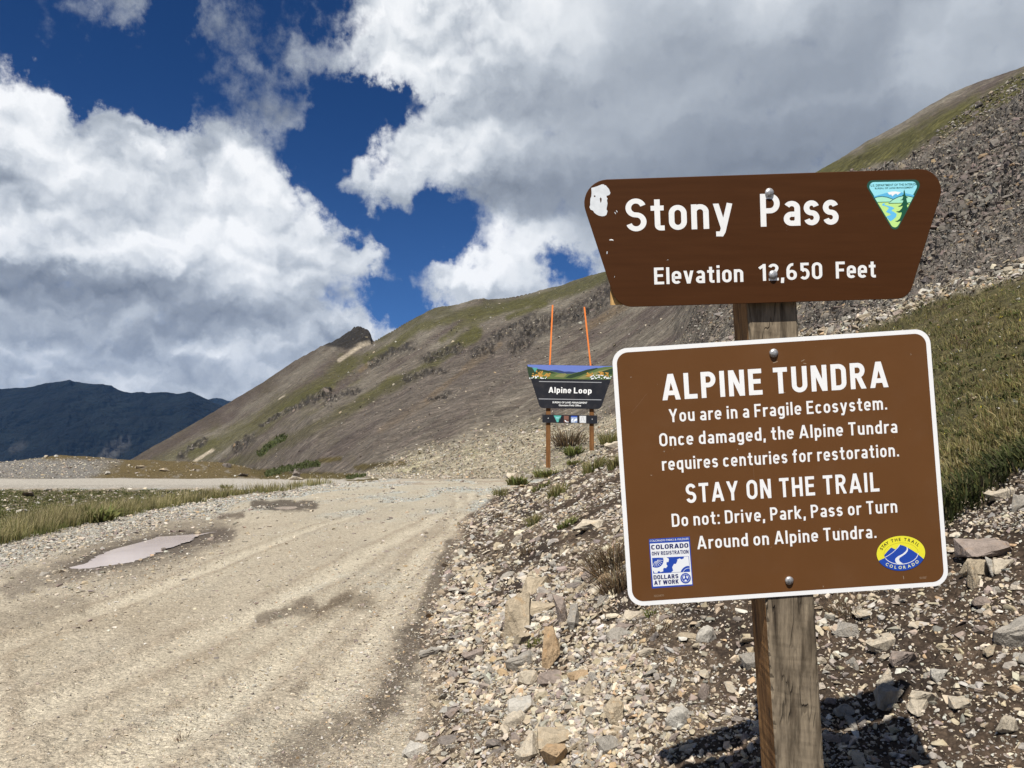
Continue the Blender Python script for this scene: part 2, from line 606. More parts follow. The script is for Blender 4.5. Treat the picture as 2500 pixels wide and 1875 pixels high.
# --- real relief
# field mounds, knoll rubble, bank lumps, road ruts and clods
relief = np.zeros_like(ZZ)
rough_near = fbm(XX * 1.3, YY * 1.3, 5, 0.55)
relief += bank * (0.13 * rough_near + 0.075 * fbm(XX * 6, YY * 6, 4, 0.6))
relief += bank * 0.06 * fbm(XX * 2.6 + 9, YY * 2.6, 4, 0.6, ridged=True) * (1 - sstep(YY, 12, 25))
puddle_keep = sstep(np.minimum(dP, dQ), 2, 14)
relief += on_road * puddle_keep * (0.022 * fbm(XX * 3, YY * 2, 4, 0.55) + 0.014 * fbm(XX * 12, YY * 12, 3, 0.6))
rut = np.sin((XX + 0.05 * YY + 0.5 * fbm(XX * 0.1, YY * 0.1, 2)) * 2.6)
relief += on_road * puddle_keep * 0.004 * rut
left_field = sstep(ql + 0.5 * wob, 0.2, 0.9) * (1 - sstep(YY, 39.5, 42)) * (~HILL)
relief += left_field * (0.16 * fbm(XX * 0.9, YY * 0.9, 5, 0.6) + 0.05 * fbm(XX * 5, YY * 5, 3))
far_flat = sstep(YY, 56, 62) * (~HILL)
relief += far_flat * 0.45 * fbm(XX * 0.22, YY * 0.22, 6, 0.6)
# the hill: ribs down the fall line, rock bands and blocky scree
px_r = PX / 100.0
py_r = PY / 100.0
fall = (px_r * 0.84 - py_r * 0.54)           # along the slope in the picture
cross = (px_r * 0.54 + py_r * 0.84)
hs_amp = np.clip(YY / 400.0, 0.02, 1.4)
rib = fbm(cross * 1.1, fall * 0.16, 5, 0.55)
hill_in = HILL * sstep(HS, 0.0, 0.06) * (1 - sstep(HS, 0.985, 1.0))
hill_sky = HILL * 1.0
relief += hill_in * hs_amp * 7.0 * rib
relief += hill_sky * (1 - 0.75 * sstep(HS, 0.93, 0.99)) * hs_amp * 2.0 * fbm(XX / 9.0, YY / 9.0, 6, 0.62)
BANDS = [([(1265, 845), (1300, 800), (1350, 790), (1400, 770), (1450, 745), (1500, 705), (1545, 660)], 34),
         ([(1160, 860), (1195, 850), (1215, 820), (1260, 800), (1300, 780)], 20),
         ([(1040, 880), (1090, 860), (1120, 850)], 16), ([(905, 895), (960, 865), (1010, 850)], 13),
         ([(735, 990), (775, 970), (800, 960)], 13), ([(800, 985), (835, 968), (870, 958)], 12),
         ([(575, 1100), (600, 1085), (612, 1075)], 16), ([(440, 1125), (470, 1095), (500, 1080)], 12),
         ([(990, 925), (1040, 910), (1090, 905)], 10), ([(1050, 975), (1100, 955)], 8),
         ([(640, 1040), (700, 1010), (760, 985)], 9),
         ([(2230, 640), (2290, 560), (2350, 470), (2420, 390), (2520, 330)], 70), ([(2330, 520), (2420, 480), (2520, 430)], 70),
         ([(1560, 660), (1700, 560), (1850, 500)], 40)]
crag = np.zeros_like(ZZ)
for pts, w in BANDS:
    d = line_dist(PX, PY, pts)
    crag = np.maximum(crag, 1 - sstep(d + 14 * fbm(PX / 22.0, PY / 22.0, 3), w * 0.35, w * 1.05))
crag = crag * HILL
blk = fbm(PX / 24.0 + 50, PY / 30.0, 5, 0.6, ridged=True)
hstep = np.clip(YY / 330.0, 0.10, 1.3) * 7.0
ph = (ZZ + 0.35 * XX) / hstep + 2.2 * fbm(PX / 34.0, PY / 34.0, 4, 0.55)
fr = ph - np.floor(ph)
cfar = np.where(YY > 90, 0.55, 1.0)
relief += cfar * crag * hstep * 0.65 * (sstep(fr, 0.30, 0.62) - fr)
relief += cfar * crag * hstep * 0.35 * fbm(XX / hstep * 1.1, YY / hstep * 0.5, 4, 0.6)
talus = HILL * sstep(T, 0.28, 0.40) * (YY < np.interp(T, [0.25, 0.45, 0.55, 0.70, 1.0], [110, 70, 52, 44, 36]) * 1.02)
relief += talus * (1 - crag) * np.clip(YY / 30, 0.1, 1.5) * 0.7 * fbm(PX / 18.0, PY / 18.0, 4, 0.6)
# wheel ruts: pressed tracks with low ridges of pushed-up dirt beside them
TRACKS = [([(-60, 1600), (350, 1450), (700, 1310), (950, 1230), (1100, 1195)], 34), ([(-60, 1790), (400, 1600), (750, 1430), (1000, 1300), (1150, 1215)], 46),
          ([(620, 1890), (800, 1660), (950, 1480), (1060, 1335), (1180, 1215)], 46), ([(250, 1890), (600, 1690), (850, 1500), (1000, 1380), (1120, 1260)], 40)]
PXr, PYr = project(XX, YY, ZZ)
track = np.zeros_like(ZZ)
ridge_t = np.zeros_like(ZZ)
for pts, w in TRACKS:
    for a_, b_ in zip(pts[:-1], pts[1:]):
        pass
    cx_ = np.interp(PYr, [p[1] for p in pts][::-1], [p[0] for p in pts][::-1])
    hw = w * np.clip((PYr - 1150) / 350.0, 0.12, 2.2)
    u_ = (PXr + 30 * fbm(XX * 0.5, YY * 0.4, 3) - cx_) / hw
    ok = (YY < 42) & (PYr < 1960)
    track = np.maximum(track, np.exp(-u_ ** 2) * ok)
    ridge_t = np.maximum(ridge_t, np.exp(-((np.abs(u_) - 1.7) / 0.45) ** 2) * ok)
relief += on_road * puddle_keep * (-0.022 * track + 0.016 * ridge_t * (0.4 + fbm(XX * 5, YY * 5, 3) * 2))
# clods thrown up beside the damp patch
clod = 1 - sstep(line_dist(PXr, PYr, [(770, 1505), (810, 1485), (850, 1455), (905, 1475)]), 6, 34)
relief += on_road * (YY < 12) * clod * 0.05 * np.maximum(fbm(XX * 9, YY * 9, 3, 0.6), -0.05)
# keep the knob craggy
knob_m = HILL * (1 - sstep(np.abs(T - te(875, 805)[0]), 0.010, 0.022)) * sstep(HS, 0.93, 0.985)
relief += knob_m * 5.0 * fbm(XX / 8.0, YY / 8.0, 4, 0.6, ridged=True)
relief *= (1 - 0.9 * (HILL & (HS > 0.995)) * (1 - knob_m))
ZZ = ZZ + relief

PX, PY = project(XX, YY, ZZ)


def hit(px, py):
    """Where the sight line through a pixel first meets the ground."""
    t0 = te(px, py)[0]
    j = int(np.clip(np.searchsorted(t_ax, t0), 1, NC - 1))
    w = (t0 - t_ax[j - 1]) / (t_ax[j] - t_ax[j - 1])
    zc = ZZ[:, j - 1] * (1 - w) + ZZ[:, j] * w
    e = (zc - EYE) / y_ax
    e_t = te(px, py)[1]
    k = np.nonzero(e >= e_t)[0]
    k = k[k > 0]
    if len(k) == 0:
        k = [NR - 1]
    k = int(k[0])
    e0, e1 = e[k - 1], e[k]
    f_ = 0.0 if e1 == e0 else float(np.clip((e_t - e0) / (e1 - e0), 0, 1))
    Y = y_ax[k - 1] + (y_ax[k] - y_ax[k - 1]) * f_
    z = zc[k - 1] + (zc[k] - zc[k - 1]) * f_
    return Vector((t0 * Y, Y, z))

# ------------------------------------------------------------------ object helpers
def tag(o, label=None, cat=None, group=None, kind=None):
    if label:
        o['label'] = label
    if cat:
        o['category'] = cat
    if group:
        o['group'] = group
    if kind:
        o['kind'] = kind
    return o


def mesh_np(name, verts, faces, mat, smooth=False, col=None, parent=None, uv=None):
    """One mesh object from numpy arrays; faces is an (n, k) index array or a list of such arrays."""
    me = bpy.data.meshes.new(name)
    groups = faces if isinstance(faces, list) else [faces]
    groups = [np.asarray(g, dtype=np.int32) for g in groups if len(g)]
    verts = np.asarray(verts, dtype=np.float32)
    me.vertices.add(len(verts))
    me.vertices.foreach_set('co', verts.ravel())
    loops = np.concatenate([g.ravel() for g in groups])
    sizes = np.concatenate([np.full(len(g), g.shape[1], np.int32) for g in groups])
    starts = np.concatenate([[0], np.cumsum(sizes)[:-1]]).astype(np.int32)
    me.loops.add(len(loops))
    me.loops.foreach_set('vertex_index', loops)
    me.polygons.add(len(sizes))
    me.polygons.foreach_set('loop_start', starts)
    me.polygons.foreach_set('loop_total', sizes)
    me.polygons.foreach_set('use_smooth', np.full(len(sizes), smooth))
    me.update(calc_edges=True)
    if col is not None:
        at = me.attributes.new('Col', 'FLOAT_COLOR', 'POINT')
        c4 = np.ones((len(verts), 4), np.float32)
        c4[:, :3] = col
        at.data.foreach_set('color', c4.ravel())
    me.materials.append(mat)
    o = bpy.data.objects.new(name, me)
    C.objects.link(o)
    if parent is not None:
        o.parent = parent
    return o


def new_mat(name, rough=0.9, spec=0.3):
    m = bpy.data.materials.new(name)
    m.use_nodes = True
    b = m.node_tree.nodes['Principled BSDF']
    b.inputs['Roughness'].default_value = rough
    b.inputs['Specular IOR Level'].default_value = spec
    return m, NT(m.node_tree), b


def bump(g, b, height, strength, dist):
    nd = g.n('ShaderNodeBump')
    nd.inputs['Strength'].default_value = strength
    nd.inputs['Distance'].default_value = dist
    g.put(nd.inputs['Height'], height)
    g.put(b.inputs['Normal'], nd.outputs[0])


def objco(g):
    return g.n('ShaderNodeTexCoord').outputs['Object']


def ground_mat(name, cells, speck, bump_d, lo=0.62, hi=1.42, crack=0.5, spec=0.15, fall=None):
    """Vertex-coloured earth broken up by grit cells of several sizes."""
    m, g, b = new_mat(name, 0.95, spec)
    co = objco(g)
    if fall is not None:                      # debris drawn out down the fall line
        r1 = g.n('ShaderNodeMapping')
        g.put(r1.inputs['Vector'], co)
        r1.inputs['Rotation'].default_value = (0, 0, math.radians(-fall))
        r1.inputs['Scale'].default_value = (0.60, 1.0, 0.60)
        co = r1.outputs[0]
    a = g.n('ShaderNodeAttribute', attribute_name='Col').outputs['Color']
    wv = g.noise(co, cells[0] * 0.6, 2.0, 0.5, out='Color')
    cw = g.vmath('ADD', co, g.vmath('SCALE', wv, s=0.6 / cells[0]))
    h = None
    col = a
    for i, s in enumerate(cells):
        vn = g.n('ShaderNodeTexVoronoi')
        g.put(vn.inputs['Vector'], cw)
        vn.inputs['Scale'].default_value = s
        sp = g.n('ShaderNodeSeparateColor')
        g.put(sp.inputs[0], vn.outputs['Color'])
        k = g.math('MULTIPLY_ADD', sp.outputs[0], (hi - lo), lo)
        k = g.math('MULTIPLY', k, g.smooth(vn.outputs['Distance'], 0.28, 0.62, 1.0, 1.0 - crack * 0.5))
        f = speck[i]
        col = g.mix(f, col, g.mix(1.0, col, g.ramp(k, [(0, 0), (1, 1)]) if False else _grey(g, k), 'MULTIPLY'))
        hh = g.math('MULTIPLY', g.math('SUBTRACT', g.math('MULTIPLY', sp.outputs[1], 0.7), vn.outputs['Distance']), f / s)
        h = hh if h is None else g.math('ADD', h, hh)
    n = g.noise(co, cells[-1] * 1.7, 4.0, 0.65)
    col = g.mix(0.8, col, g.mix(1.0, col, _grey(g, g.math('MULTIPLY_ADD', n, 1.1, 0.45)), 'MULTIPLY'))
    h = g.math('ADD', h, g.math('MULTIPLY', n, 0.5 / cells[-1]))
    g.put(b.inputs['Base Color'], col)
    bump(g, b, h, 0.9, bump_d)
    return m


def _grey(g, v):
    c = g.n('ShaderNodeCombineColor')
    for i in range(3):
        g.put(c.inputs[i], v)
    return c.outputs[0]


# ------------------------------------------------------------------ colours of the land
def colset(rgb):
    return np.array(rgb, dtype=np.float64)


COL = np.zeros(XX.shape + (3,))


def paint(mask, rgb):
    global COL
    m = np.clip(mask, 0, 1)[..., None]
    COL = COL * (1 - m) + m * colset(rgb)


nA = fbm(XX * 0.35, YY * 0.22, 5, 0.55)
nB = fbm(XX * 1.7 + 5, YY * 1.1, 5, 0.6)
nC = fbm(XX * 0.12 - 4, YY * 0.09, 4, 0.55)
pA = fbm(PX / 60.0, PY / 26.0, 5, 0.6)
pB = fbm(PX / 16.0, PY / 9.0, 4, 0.6)
paint(np.ones_like(XX), (0.455, 0.375, 0.28))
# road: tan with pale wheel tracks, brown patches and grey gravel
along = XX + 0.052 * YY
trk = np.exp(-((along + 1.9 + 0.25 * nA) / 0.55) ** 2) + np.exp(-((along + 3.9 + 0.3 * nA) / 0.6) ** 2) + 0.7 * np.exp(-((along + 6.0) / 0.7) ** 2)
paint(0.3 * sstep(trk + 0.5 * nB, 0.25, 1.0), (0.55, 0.465, 0.345))
paint(0.75 * track * sstep(nB, -0.5, 0.1), (0.60, 0.505, 0.38))
paint(0.75 * ridge_t * sstep(nB, -0.4, 0.1), (0.35, 0.275, 0.20))
paint(0.35 * (1 - track) * sstep(fbm(along * 2.6, YY * 0.25, 4), 0.0, 0.3), (0.37, 0.31, 0.24))
paint(0.5 * clod * (YY < 12), (0.20, 0.15, 0.10))
paint(0.6 * sstep(nA + 0.4 * nB, 0.05, 0.40), (0.35, 0.275, 0.195))
paint(0.55 * sstep(-nA + 0.4 * nB, 0.12, 0.45), (0.46, 0.425, 0.355))
far_road = sstep(YY, 16, 34)
paint(0.65 * far_road * sstep(nA + 0.3 * nB, -0.25, 0.25), (0.46, 0.41, 0.325))
grey_margin = sstep(-ql + 0.5 * wob, -0.6, 0.0) * (1 - sstep(-ql + 0.8 * nA, 0.9, 1.9))
paint(0.8 * grey_margin, (0.38, 0.36, 0.32))
blue = sstep(YY, 20, 26) * sstep(fbm(XX * 0.5, YY * 0.14, 4) + 0.25 * grey_margin, 0.02, 0.22)
paint(0.75 * blue, (0.41, 0.425, 0.40))
# brown mud between the grey edge and the tracks, wet round the puddles
paint(0.75 * (1 - sstep(dP + 40 * nB, 10, 60)), (0.185, 0.145, 0.108))
paint(0.9 * (1 - sstep(dP + 14 * nB, 2, 18)), (0.105, 0.082, 0.064))
MUD = [([(30, 1425), (120, 1400), (170, 1398)], 34, 0.7, (0.19, 0.15, 0.115)), ([(430, 1345), (500, 1318), (560, 1305)], 18, 0.8, (0.13, 0.10, 0.078)),
       ([(625, 1232), (700, 1236), (760, 1232)], 15, 0.9, (0.095, 0.072, 0.054)), ([(540, 1262), (590, 1258)], 10, 0.85, (0.13, 0.098, 0.072)),
       ([(640, 1510), (700, 1492), (760, 1478)], 22, 0.75, (0.155, 0.118, 0.085)), ([(780, 1495), (820, 1470), (850, 1455)], 12, 0.7, (0.14, 0.10, 0.068)),
       ([(850, 1480), (900, 1470)], 22, 0.4, (0.18, 0.14, 0.10)),
       ([(940, 1720), (985, 1640), (1010, 1560)], 50, 0.85, (0.105, 0.078, 0.058)), ([(700, 1840), (800, 1790), (900, 1760)], 52, 0.7, (0.15, 0.115, 0.085)),
       ([(1020, 1540), (1050, 1450), (1080, 1380), (1100, 1330)], 20, 0.8, (0.11, 0.082, 0.06)), ([(640, 1860), (760, 1870)], 30, 0.6, (0.16, 0.12, 0.09)),
       ([(0, 1520), (90, 1490), (190, 1470)], 32, 0.45, (0.20, 0.155, 0.11)), ([(720, 1690), (740, 1670)], 14, 0.5, (0.17, 0.13, 0.095))]
MUDM = np.zeros_like(XX)
for pts, w, k, rgb in MUD:
    d = line_dist(PX, PY * 1.0, pts)
    mm = k * (1 - sstep(d + w * 1.5 * pA + w * 0.8 * nB, w * 0.4, w * 1.15)) * (YY < 50)
    paint(mm, rgb)
    MUDM = np.maximum(MUDM, mm)
# bank: grit over dark soil
paint(bank, (0.165, 0.125, 0.088))
paint(bank * 0.7 * sstep(nB + pA, 0.05, 0.4), (0.25, 0.20, 0.145))
soil_n = fbm(XX * 1.1 + 31, YY * 0.8, 5, 0.6)
soil_right = sstep(PX, 1650, 2000) * sstep(PY, 1230, 1330)
soil = bank * np.clip(sstep(soil_n + 0.55 * soil_right - 0.25 * sstep(PX, 2250, 2450) * sstep(PY, 1560, 1700), -0.10, 0.20), 0, 1)
paint(0.92 * soil, (0.070, 0.049, 0.034))
SOIL = [([(1240, 1215), (1280, 1240), (1300, 1240)], 26), ([(1290, 1345), (1335, 1335), (1340, 1380)], 34), ([(1180, 1275), (1215, 1262)], 14),
        ([(1495, 1430), (1520, 1480), (1530, 1500)], 42), ([(1250, 1430), (1300, 1420)], 24), ([(1390, 1600), (1420, 1610)], 26),
        ([(2330, 1290), (2420, 1240), (2510, 1190)], 34), ([(1700, 1480), (1800, 1560)], 60), ([(2150, 1560), (2250, 1640)], 60)]
for pts, w in SOIL:
    d = line_dist(PX, PY, pts)
    paint(0.9 * (1 - sstep(d + w * 0.9 * pB + w * 0.7 * pA, w * 0.5, w * 1.2)) * (YY < 40) * (~HILL | (YY < 9)), (0.055, 0.040, 0.030))
# tundra field on the left
paint(left_field, (0.125, 0.108, 0.055))
paint(left_field * sstep(nB + 0.3 * nA, -0.1, 0.25), (0.080, 0.080, 0.026))
paint(left_field * 0.8 * sstep(fbm(XX * 2.2, YY * 1.2, 4), 0.12, 0.3), (0.21, 0.185, 0.15))
paint(left_field * 0.9 * sstep(fbm(XX * 0.25 + 8, YY * 0.25, 3) - 0.2 * (YY > 28), 0.1, 0.3), (0.105, 0.105, 0.03))
# the second road, knoll and flat of the pass
paint(sstep(YY, 41, 43) * (~HILL) * (1 - sstep(XX + 5 * wob, -12, -5)), (0.46, 0.425, 0.365))
kn = sstep(YY + 6 * nC, 57, 60) * (~HILL)
paint(kn, (0.15, 0.112, 0.05))
paint(kn * sstep(PX + 60 * pA, 800, 960), (0.36, 0.325, 0.245))
kgrey = kn * np.clip(1 - sstep(PX - 260 + 90 * pA + 1.5 * (PY - 1140), -40, 40), 0, 1) * sstep(PY + 10 * pA, 1117, 1126)
paint(kgrey, (0.225, 0.212, 0.19))
paint(kn * 0.8 * sstep(fbm(PX / 30, PY / 8, 4), 0.15, 0.35), (0.29, 0.26, 0.215))
# the hillside
H = HILL.astype(float)
streak = fbm(cross * 3.2, fall * 0.35, 5, 0.6)
streak2 = fbm(cross * 9.0, fall * 0.8, 4, 0.6)
blotch = fbm(PX / 70.0, PY / 70.0, 5, 0.6)
paint(H, (0.225, 0.192, 0.152))
paint(H * 0.8 * sstep(blotch + 0.5 * streak, -0.05, 0.3) * (1 - sstep(PX, 820, 1000)), (0.165, 0.150, 0.075))
paint(H * 0.85 * sstep(streak + 0.4 * streak2, -0.05, 0.25), (0.142, 0.110, 0.096))
paint(H * 0.75 * sstep(-streak + 0.5 * streak2, 0.02, 0.26), (0.315, 0.28, 0.22))
GREEN = [([(560, 1140), (640, 1105), (760, 1050), (860, 995), (950, 945), (1010, 915), (1060, 880), (1110, 845), (1160, 815)], 18, 1.0),
         ([(480, 1105), (560, 1070), (640, 1030), (700, 985), (800, 930), (850, 890)], 26, 0.7),
         ([(900, 880), (960, 845), (1020, 800), (1060, 790), (1150, 765), (1280, 742), (1420, 700), (1530, 650)], 15, 0.85),
         ([(1080, 830), (1130, 790), (1250, 750), (1300, 735)], 13, 0.7), ([(690, 1000), (760, 960), (810, 935)], 13, 0.8),
         ([(1240, 775), (1290, 757), (1330, 740)], 9, 0.9), ([(380, 1125), (450, 1100), (520, 1075)], 16, 0.6), ([(830, 905), (870, 880), (900, 870)], 14, 0.6),
         ([(2000, 418), (2080, 402), (2200, 350), (2350, 275), (2520, 200)], 34, 0.95)]
for pts, w, k in GREEN:
    d = line_dist(PX, PY, pts)
    paint(H * k * (1 - sstep(d + w * 1.1 * blotch + w * 0.6 * streak2, w * 0.35, w * 1.25)), (0.128, 0.120, 0.040))
paint(H * 0.75 * (1 - sstep(PY - np.interp(PX, [905, 1050, 1250, 1480, 1560], [905 - 60, 775, 745, 690, 650]), -6, 14)) * (PX > 915) * (PX < 1700) * sstep(blotch, -0.3, 0.1), (0.118, 0.112, 0.050))
OCHRE = [([(1040, 980), (1100, 930), (1180, 870), (1220, 840)], 9, 0.8), ([(930, 1050), (1000, 1005), (1060, 970)], 12, 0.5),
         ([(1430, 800), (1490, 765), (1550, 730)], 14, 0.5), ([(1130, 900), (1190, 850)], 6, 0.8), ([(880, 905), (900, 890)], 7, 0.6)]
for pts, w, k in OCHRE:
    d = line_dist(PX, PY, pts)
    paint(H * k * (1 - sstep(d + w * 0.8 * streak2, w * 0.3, w * 1.1)), (0.26, 0.185, 0.10))
PALE = [([(828, 880), (860, 858), (885, 842), (903, 836)], 6.0), ([(466, 1134), (490, 1116), (520, 1099)], 4.6), ([(680, 975), (695, 966)], 1.8)]
for pts, w in PALE:
    d = line_dist(PX, PY, pts)
    paint(H * (1 - sstep(d + w * 0.5 * pB, w * 0.5, w * 1.1)), (0.62, 0.53, 0.40))
# brown flank and dark knob of the far ridge
flank = H * (1 - sstep(PY - np.interp(PX, RT * 0 + np.array([p[0] for p in RIDGE]), np.array([p[1] for p in RIDGE], float)), 4, 62)) * (PX < 850)
paint(0.8 * flank * sstep(blotch, -0.5, 0.2), (0.118, 0.092, 0.070))
paint(knob_m, (0.062, 0.055, 0.048))
paint(H * (1 - sstep(poly_dist(PX, PY, [(790, 842), (818, 828), (852, 808), (878, 797), (900, 804), (909, 834), (885, 838), (850, 850)]) + 4 * pB, -3, 6)), (0.055, 0.049, 0.043))
# mauve talus in the middle and pale rubble at the foot
paint(H * 0.55 * (1 - sstep(line_dist(PX, PY, [(640, 1150), (850, 1070), (1050, 980), (1250, 880)]) + 60 * streak, 40, 110)), (0.168, 0.138, 0.118))
foot = H * sstep(PY + 26 * blotch + 12 * streak2, np.interp(PX, [850, 1000, 1200, 1500], [1150, 1090, 1030, 985]), np.interp(PX, [850, 1000, 1200, 1500], [1185, 1130, 1085, 1060])) * sstep(PX, 860, 960) * (PX < 1700)
paint(0.85 * foot, (0.43, 0.385, 0.275))
paint(0.5 * foot * sstep(blotch, 0.0, 0.3), (0.36, 0.345, 0.20))
TURF2 = [([(640, 1162), (760, 1160), (860, 1163)], 9), ([(870, 1142), (930, 1136), (985, 1130)], 8), ([(620, 1152), (700, 1150)], 8), ([(850, 1178), (920, 1172)], 6), ([(780, 1125), (830, 1120)], 7)]
for pts, w in TURF2:
    d = line_dist(PX, PY, pts)
    paint((1 - sstep(d + w * pB, w * 0.5, w * 1.2)) * (YY > 52), (0.125, 0.098, 0.038))
# talus and crags
paint(talus * 1.0, (0.128, 0.114, 0.097))
paint(talus * 0.6 * sstep(fbm(PX / 40, PY / 40, 4), 0.0, 0.3), (0.095, 0.080, 0.068))
paint(talus * 0.5 * sstep(fbm(PX / 55 + 9, PY / 30, 4), 0.1, 0.35), (0.15, 0.145, 0.134))
paint(crag * sstep(blk, -0.25, 0.15) * 0.6, (0.085, 0.074, 0.063))
blk2 = fbm(PX / 9.0 + 3, PY / 11.0, 4, 0.6)
paint(crag * (YY > 90) * 0.85 * sstep(blk2, -0.08, 0.10), (0.062, 0.054, 0.046))
paint(crag * (YY > 90) * 0.8 * sstep(-blk2, 0.05, 0.22), (0.29, 0.25, 0.20))
paint(crag * sstep(-blk, 0.0, 0.3) * 0.5, (0.20, 0.17, 0.14))
# green slope right of the sign
GRASS_EDGE_T = [(1900, 860), (2000, 838), (2100, 800), (2180, 775), (2250, 745), (2330, 715), (2400, 702), (2500, 676), (2700, 610)]
GRASS_EDGE_B = [(1900, 1330), (2200, 1300), (2300, 1285), (2340, 1250), (2400, 1205), (2440, 1175), (2500, 1150), (2700, 1080)]
gx = [p[0] for p in GRASS_EDGE_T]
top_e = np.interp(PX, gx, [p[1] for p in GRASS_EDGE_T])
bot_e = np.interp(PX, [p[0] for p in GRASS_EDGE_B], [p[1] for p in GRASS_EDGE_B])
SLOPE_G = sstep(PY - top_e + 30 * blotch, -12, 16) * (1 - sstep(PY - bot_e + 30 * blotch, -18, 10)) * sstep(PX, 1780, 1900) * (YY < 26)
paint(SLOPE_G, (0.105, 0.092, 0.040))
paint(SLOPE_G * sstep(nB, 0.05, 0.3), (0.125, 0.092, 0.055))
paint(SLOPE_G * 0.8 * sstep(fbm(XX * 1.5 + 20, YY * 1.2, 4), 0.15, 0.32), (0.13, 0.105, 0.075))
rubble_edge = (1 - sstep(np.abs(PY - top_e + 22 * blotch + 12), 8, 26)) * (PX > 1700) * (YY < 40)
paint(0.8 * rubble_edge, (0.30, 0.26, 0.19))
# light random variation per vertex so no region is one flat tone
COL *= np.where((on_road > 0.5)[..., None], np.array([1.06, 1.12, 1.14]), 1.0)
COL *= (1 - 0.36 * H * (1 - 0.45 * foot) * (1 - np.clip(talus, 0, 1)) * (1 - SLOPE_G))[..., None]
COL *= (1 + 0.16 * fbm(PX / 7.0, PY / 5.0, 3)[..., None])
COL = np.clip(COL, 0.01, 0.8)

# ------------------------------------------------------------------ split the sheet into ground, road and hillside
M_ROAD = ground_mat('packed_dirt', (13.0, 36.0, 95.0), (0.25, 0.55, 0.55), 0.9, 0.70, 1.32, 0.55)
M_GROUND = ground_mat('stony_soil', (7.0, 24.0, 70.0), (0.5, 0.6, 0.5), 0.6, 0.55, 1.5, 0.8)
M_HILL = ground_mat('hill_scree', (0.22, 0.75, 2.4), (0.30, 0.5, 0.6), 0.8, 0.55, 1.5, 0.6, fall=20.0)

idx = np.arange(NR * NC).reshape(NR, NC)
quads = np.stack([idx[:-1, :-1], idx[:-1, 1:], idx[1:, 1:], idx[1:, :-1]], -1)
fz = lambda A: A[:-1, :-1]
f_hill = fz(HILL) & ~fz(SLOPE_G > 0.3) & ~(fz(YY) < 14)
f_road = (fz(on_road) > 0.5) & ~f_hill
f_road |= (fz(YY) > 45) & (fz(YY) < 57.5) & (fz(XX) < -7) & ~fz(HILL) & (fz(COL[..., 2]) > 0.2)
f_ground = ~f_hill & ~f_road
allv = np.stack([XX, YY, ZZ], -1).reshape(-1, 3)
allc = COL.reshape(-1, 3)


def cut(name, mask, mat, smooth):
    q = quads[mask]
    used, inv = np.unique(q.ravel(), return_inverse=True)
    return tag(mesh_np(name, allv[used], inv.reshape(-1, 4), mat, smooth, allc[used]), kind='structure')


road_o = cut('road', f_road, M_ROAD, True)
ground_o = cut('ground', f_ground, M_GROUND, True)
hill_o = cut('hillside', f_hill, M_HILL, False)

# land behind and beneath the photographer
bv = [(-400, -300, -0.3), (400, -300, 60), (400, 0.56, 60), (1.0, 0.56, 0.72), (-0.5, 0.56, -0.02), (-400, 0.56, -0.3)]
back_o = tag(mesh_np('ground', np.array(bv), [np.array([[0, 1, 3, 4]]), np.array([[1, 2, 3]]), np.array([[0, 4, 5]])], M_GROUND, False, np.tile([0.2, 0.17, 0.13], (6, 1))), kind='structure')

# ------------------------------------------------------------------ far ranges across the valley
def far_range(name, sky, Yc, depth, base, tt, seed, rgb, amp):
    st, se = interp_te(sky, 1)
    ys = np.linspace(Yc - depth, Yc + depth * 0.5, 110)
    t, Y = np.meshgrid(tt, ys)
    X = t * Y
    crest = EYE + Yc * (np.interp(t, st, se) + 0.0022 * fbm(t * 55 + seed, t * 0 + seed, 5, 0.6))
    front = np.clip((Y - (Yc - depth)) / depth, 0, 1)
    back_ = np.clip((Y - Yc) / (depth * 0.5), 0, 1)
    z = lerp(base, crest, front ** 0.9)
    z = np.where(Y > Yc, crest - back_ * 500, z)
    rid = fbm(X / 900.0 + seed, Y / 1400.0, 6, 0.55, ridged=True)
    rid2 = fbm(X / 300.0 + seed * 3, Y / 900.0, 5, 0.6, ridged=True)
    z = z + amp * (rid + 0.35 * rid2 - 0.2) * np.sin(np.pi * np.clip(front, 0, 1)) ** 0.8 * (Y <= Yc)
    z = z + 10 * fbm(X / 60.0, Y / 60.0, 3) * (Y <= Yc + 1)
    nr, nc = X.shape
    i = np.arange(nr * nc).reshape(nr, nc)
    q = np.stack([i[:-1, :-1], i[:-1, 1:], i[1:, 1:], i[1:, :-1]], -1).reshape(-1, 4)
    PXf, PYf = project(X, Y, z)
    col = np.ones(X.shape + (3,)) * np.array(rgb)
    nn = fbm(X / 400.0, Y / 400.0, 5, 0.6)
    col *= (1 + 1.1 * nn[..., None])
    pal = (1 - sstep(line_dist(PXf, PYf, [(255, 1118), (280, 1095), (300, 1085)]) + 14 * fbm(PXf / 14, PYf / 14, 4), 8, 22)) * (PXf < 330)
    pal = np.maximum(pal, 0.5 * (1 - sstep(line_dist(PXf, PYf, [(30, 1100), (55, 1085)]) + 14 * fbm(PXf / 14, PYf / 14, 4), 4, 16)))
    col = col * (1 - pal[..., None] * 0.8) + pal[..., None] * 0.8 * np.array([0.085, 0.083, 0.078])
    m = ground_mat(name + '_shade_darkened_forest_rock', (0.006, 0.02), (0.4, 0.4), 3.0, 0.7, 1.3, 0.4)  # cloud shadow over forest and rock is put into the dark rgb
    return tag(mesh_np(name, np.stack([X, Y, z], -1).reshape(-1, 3), q, m, True, col.reshape(-1, 3)), kind='structure')


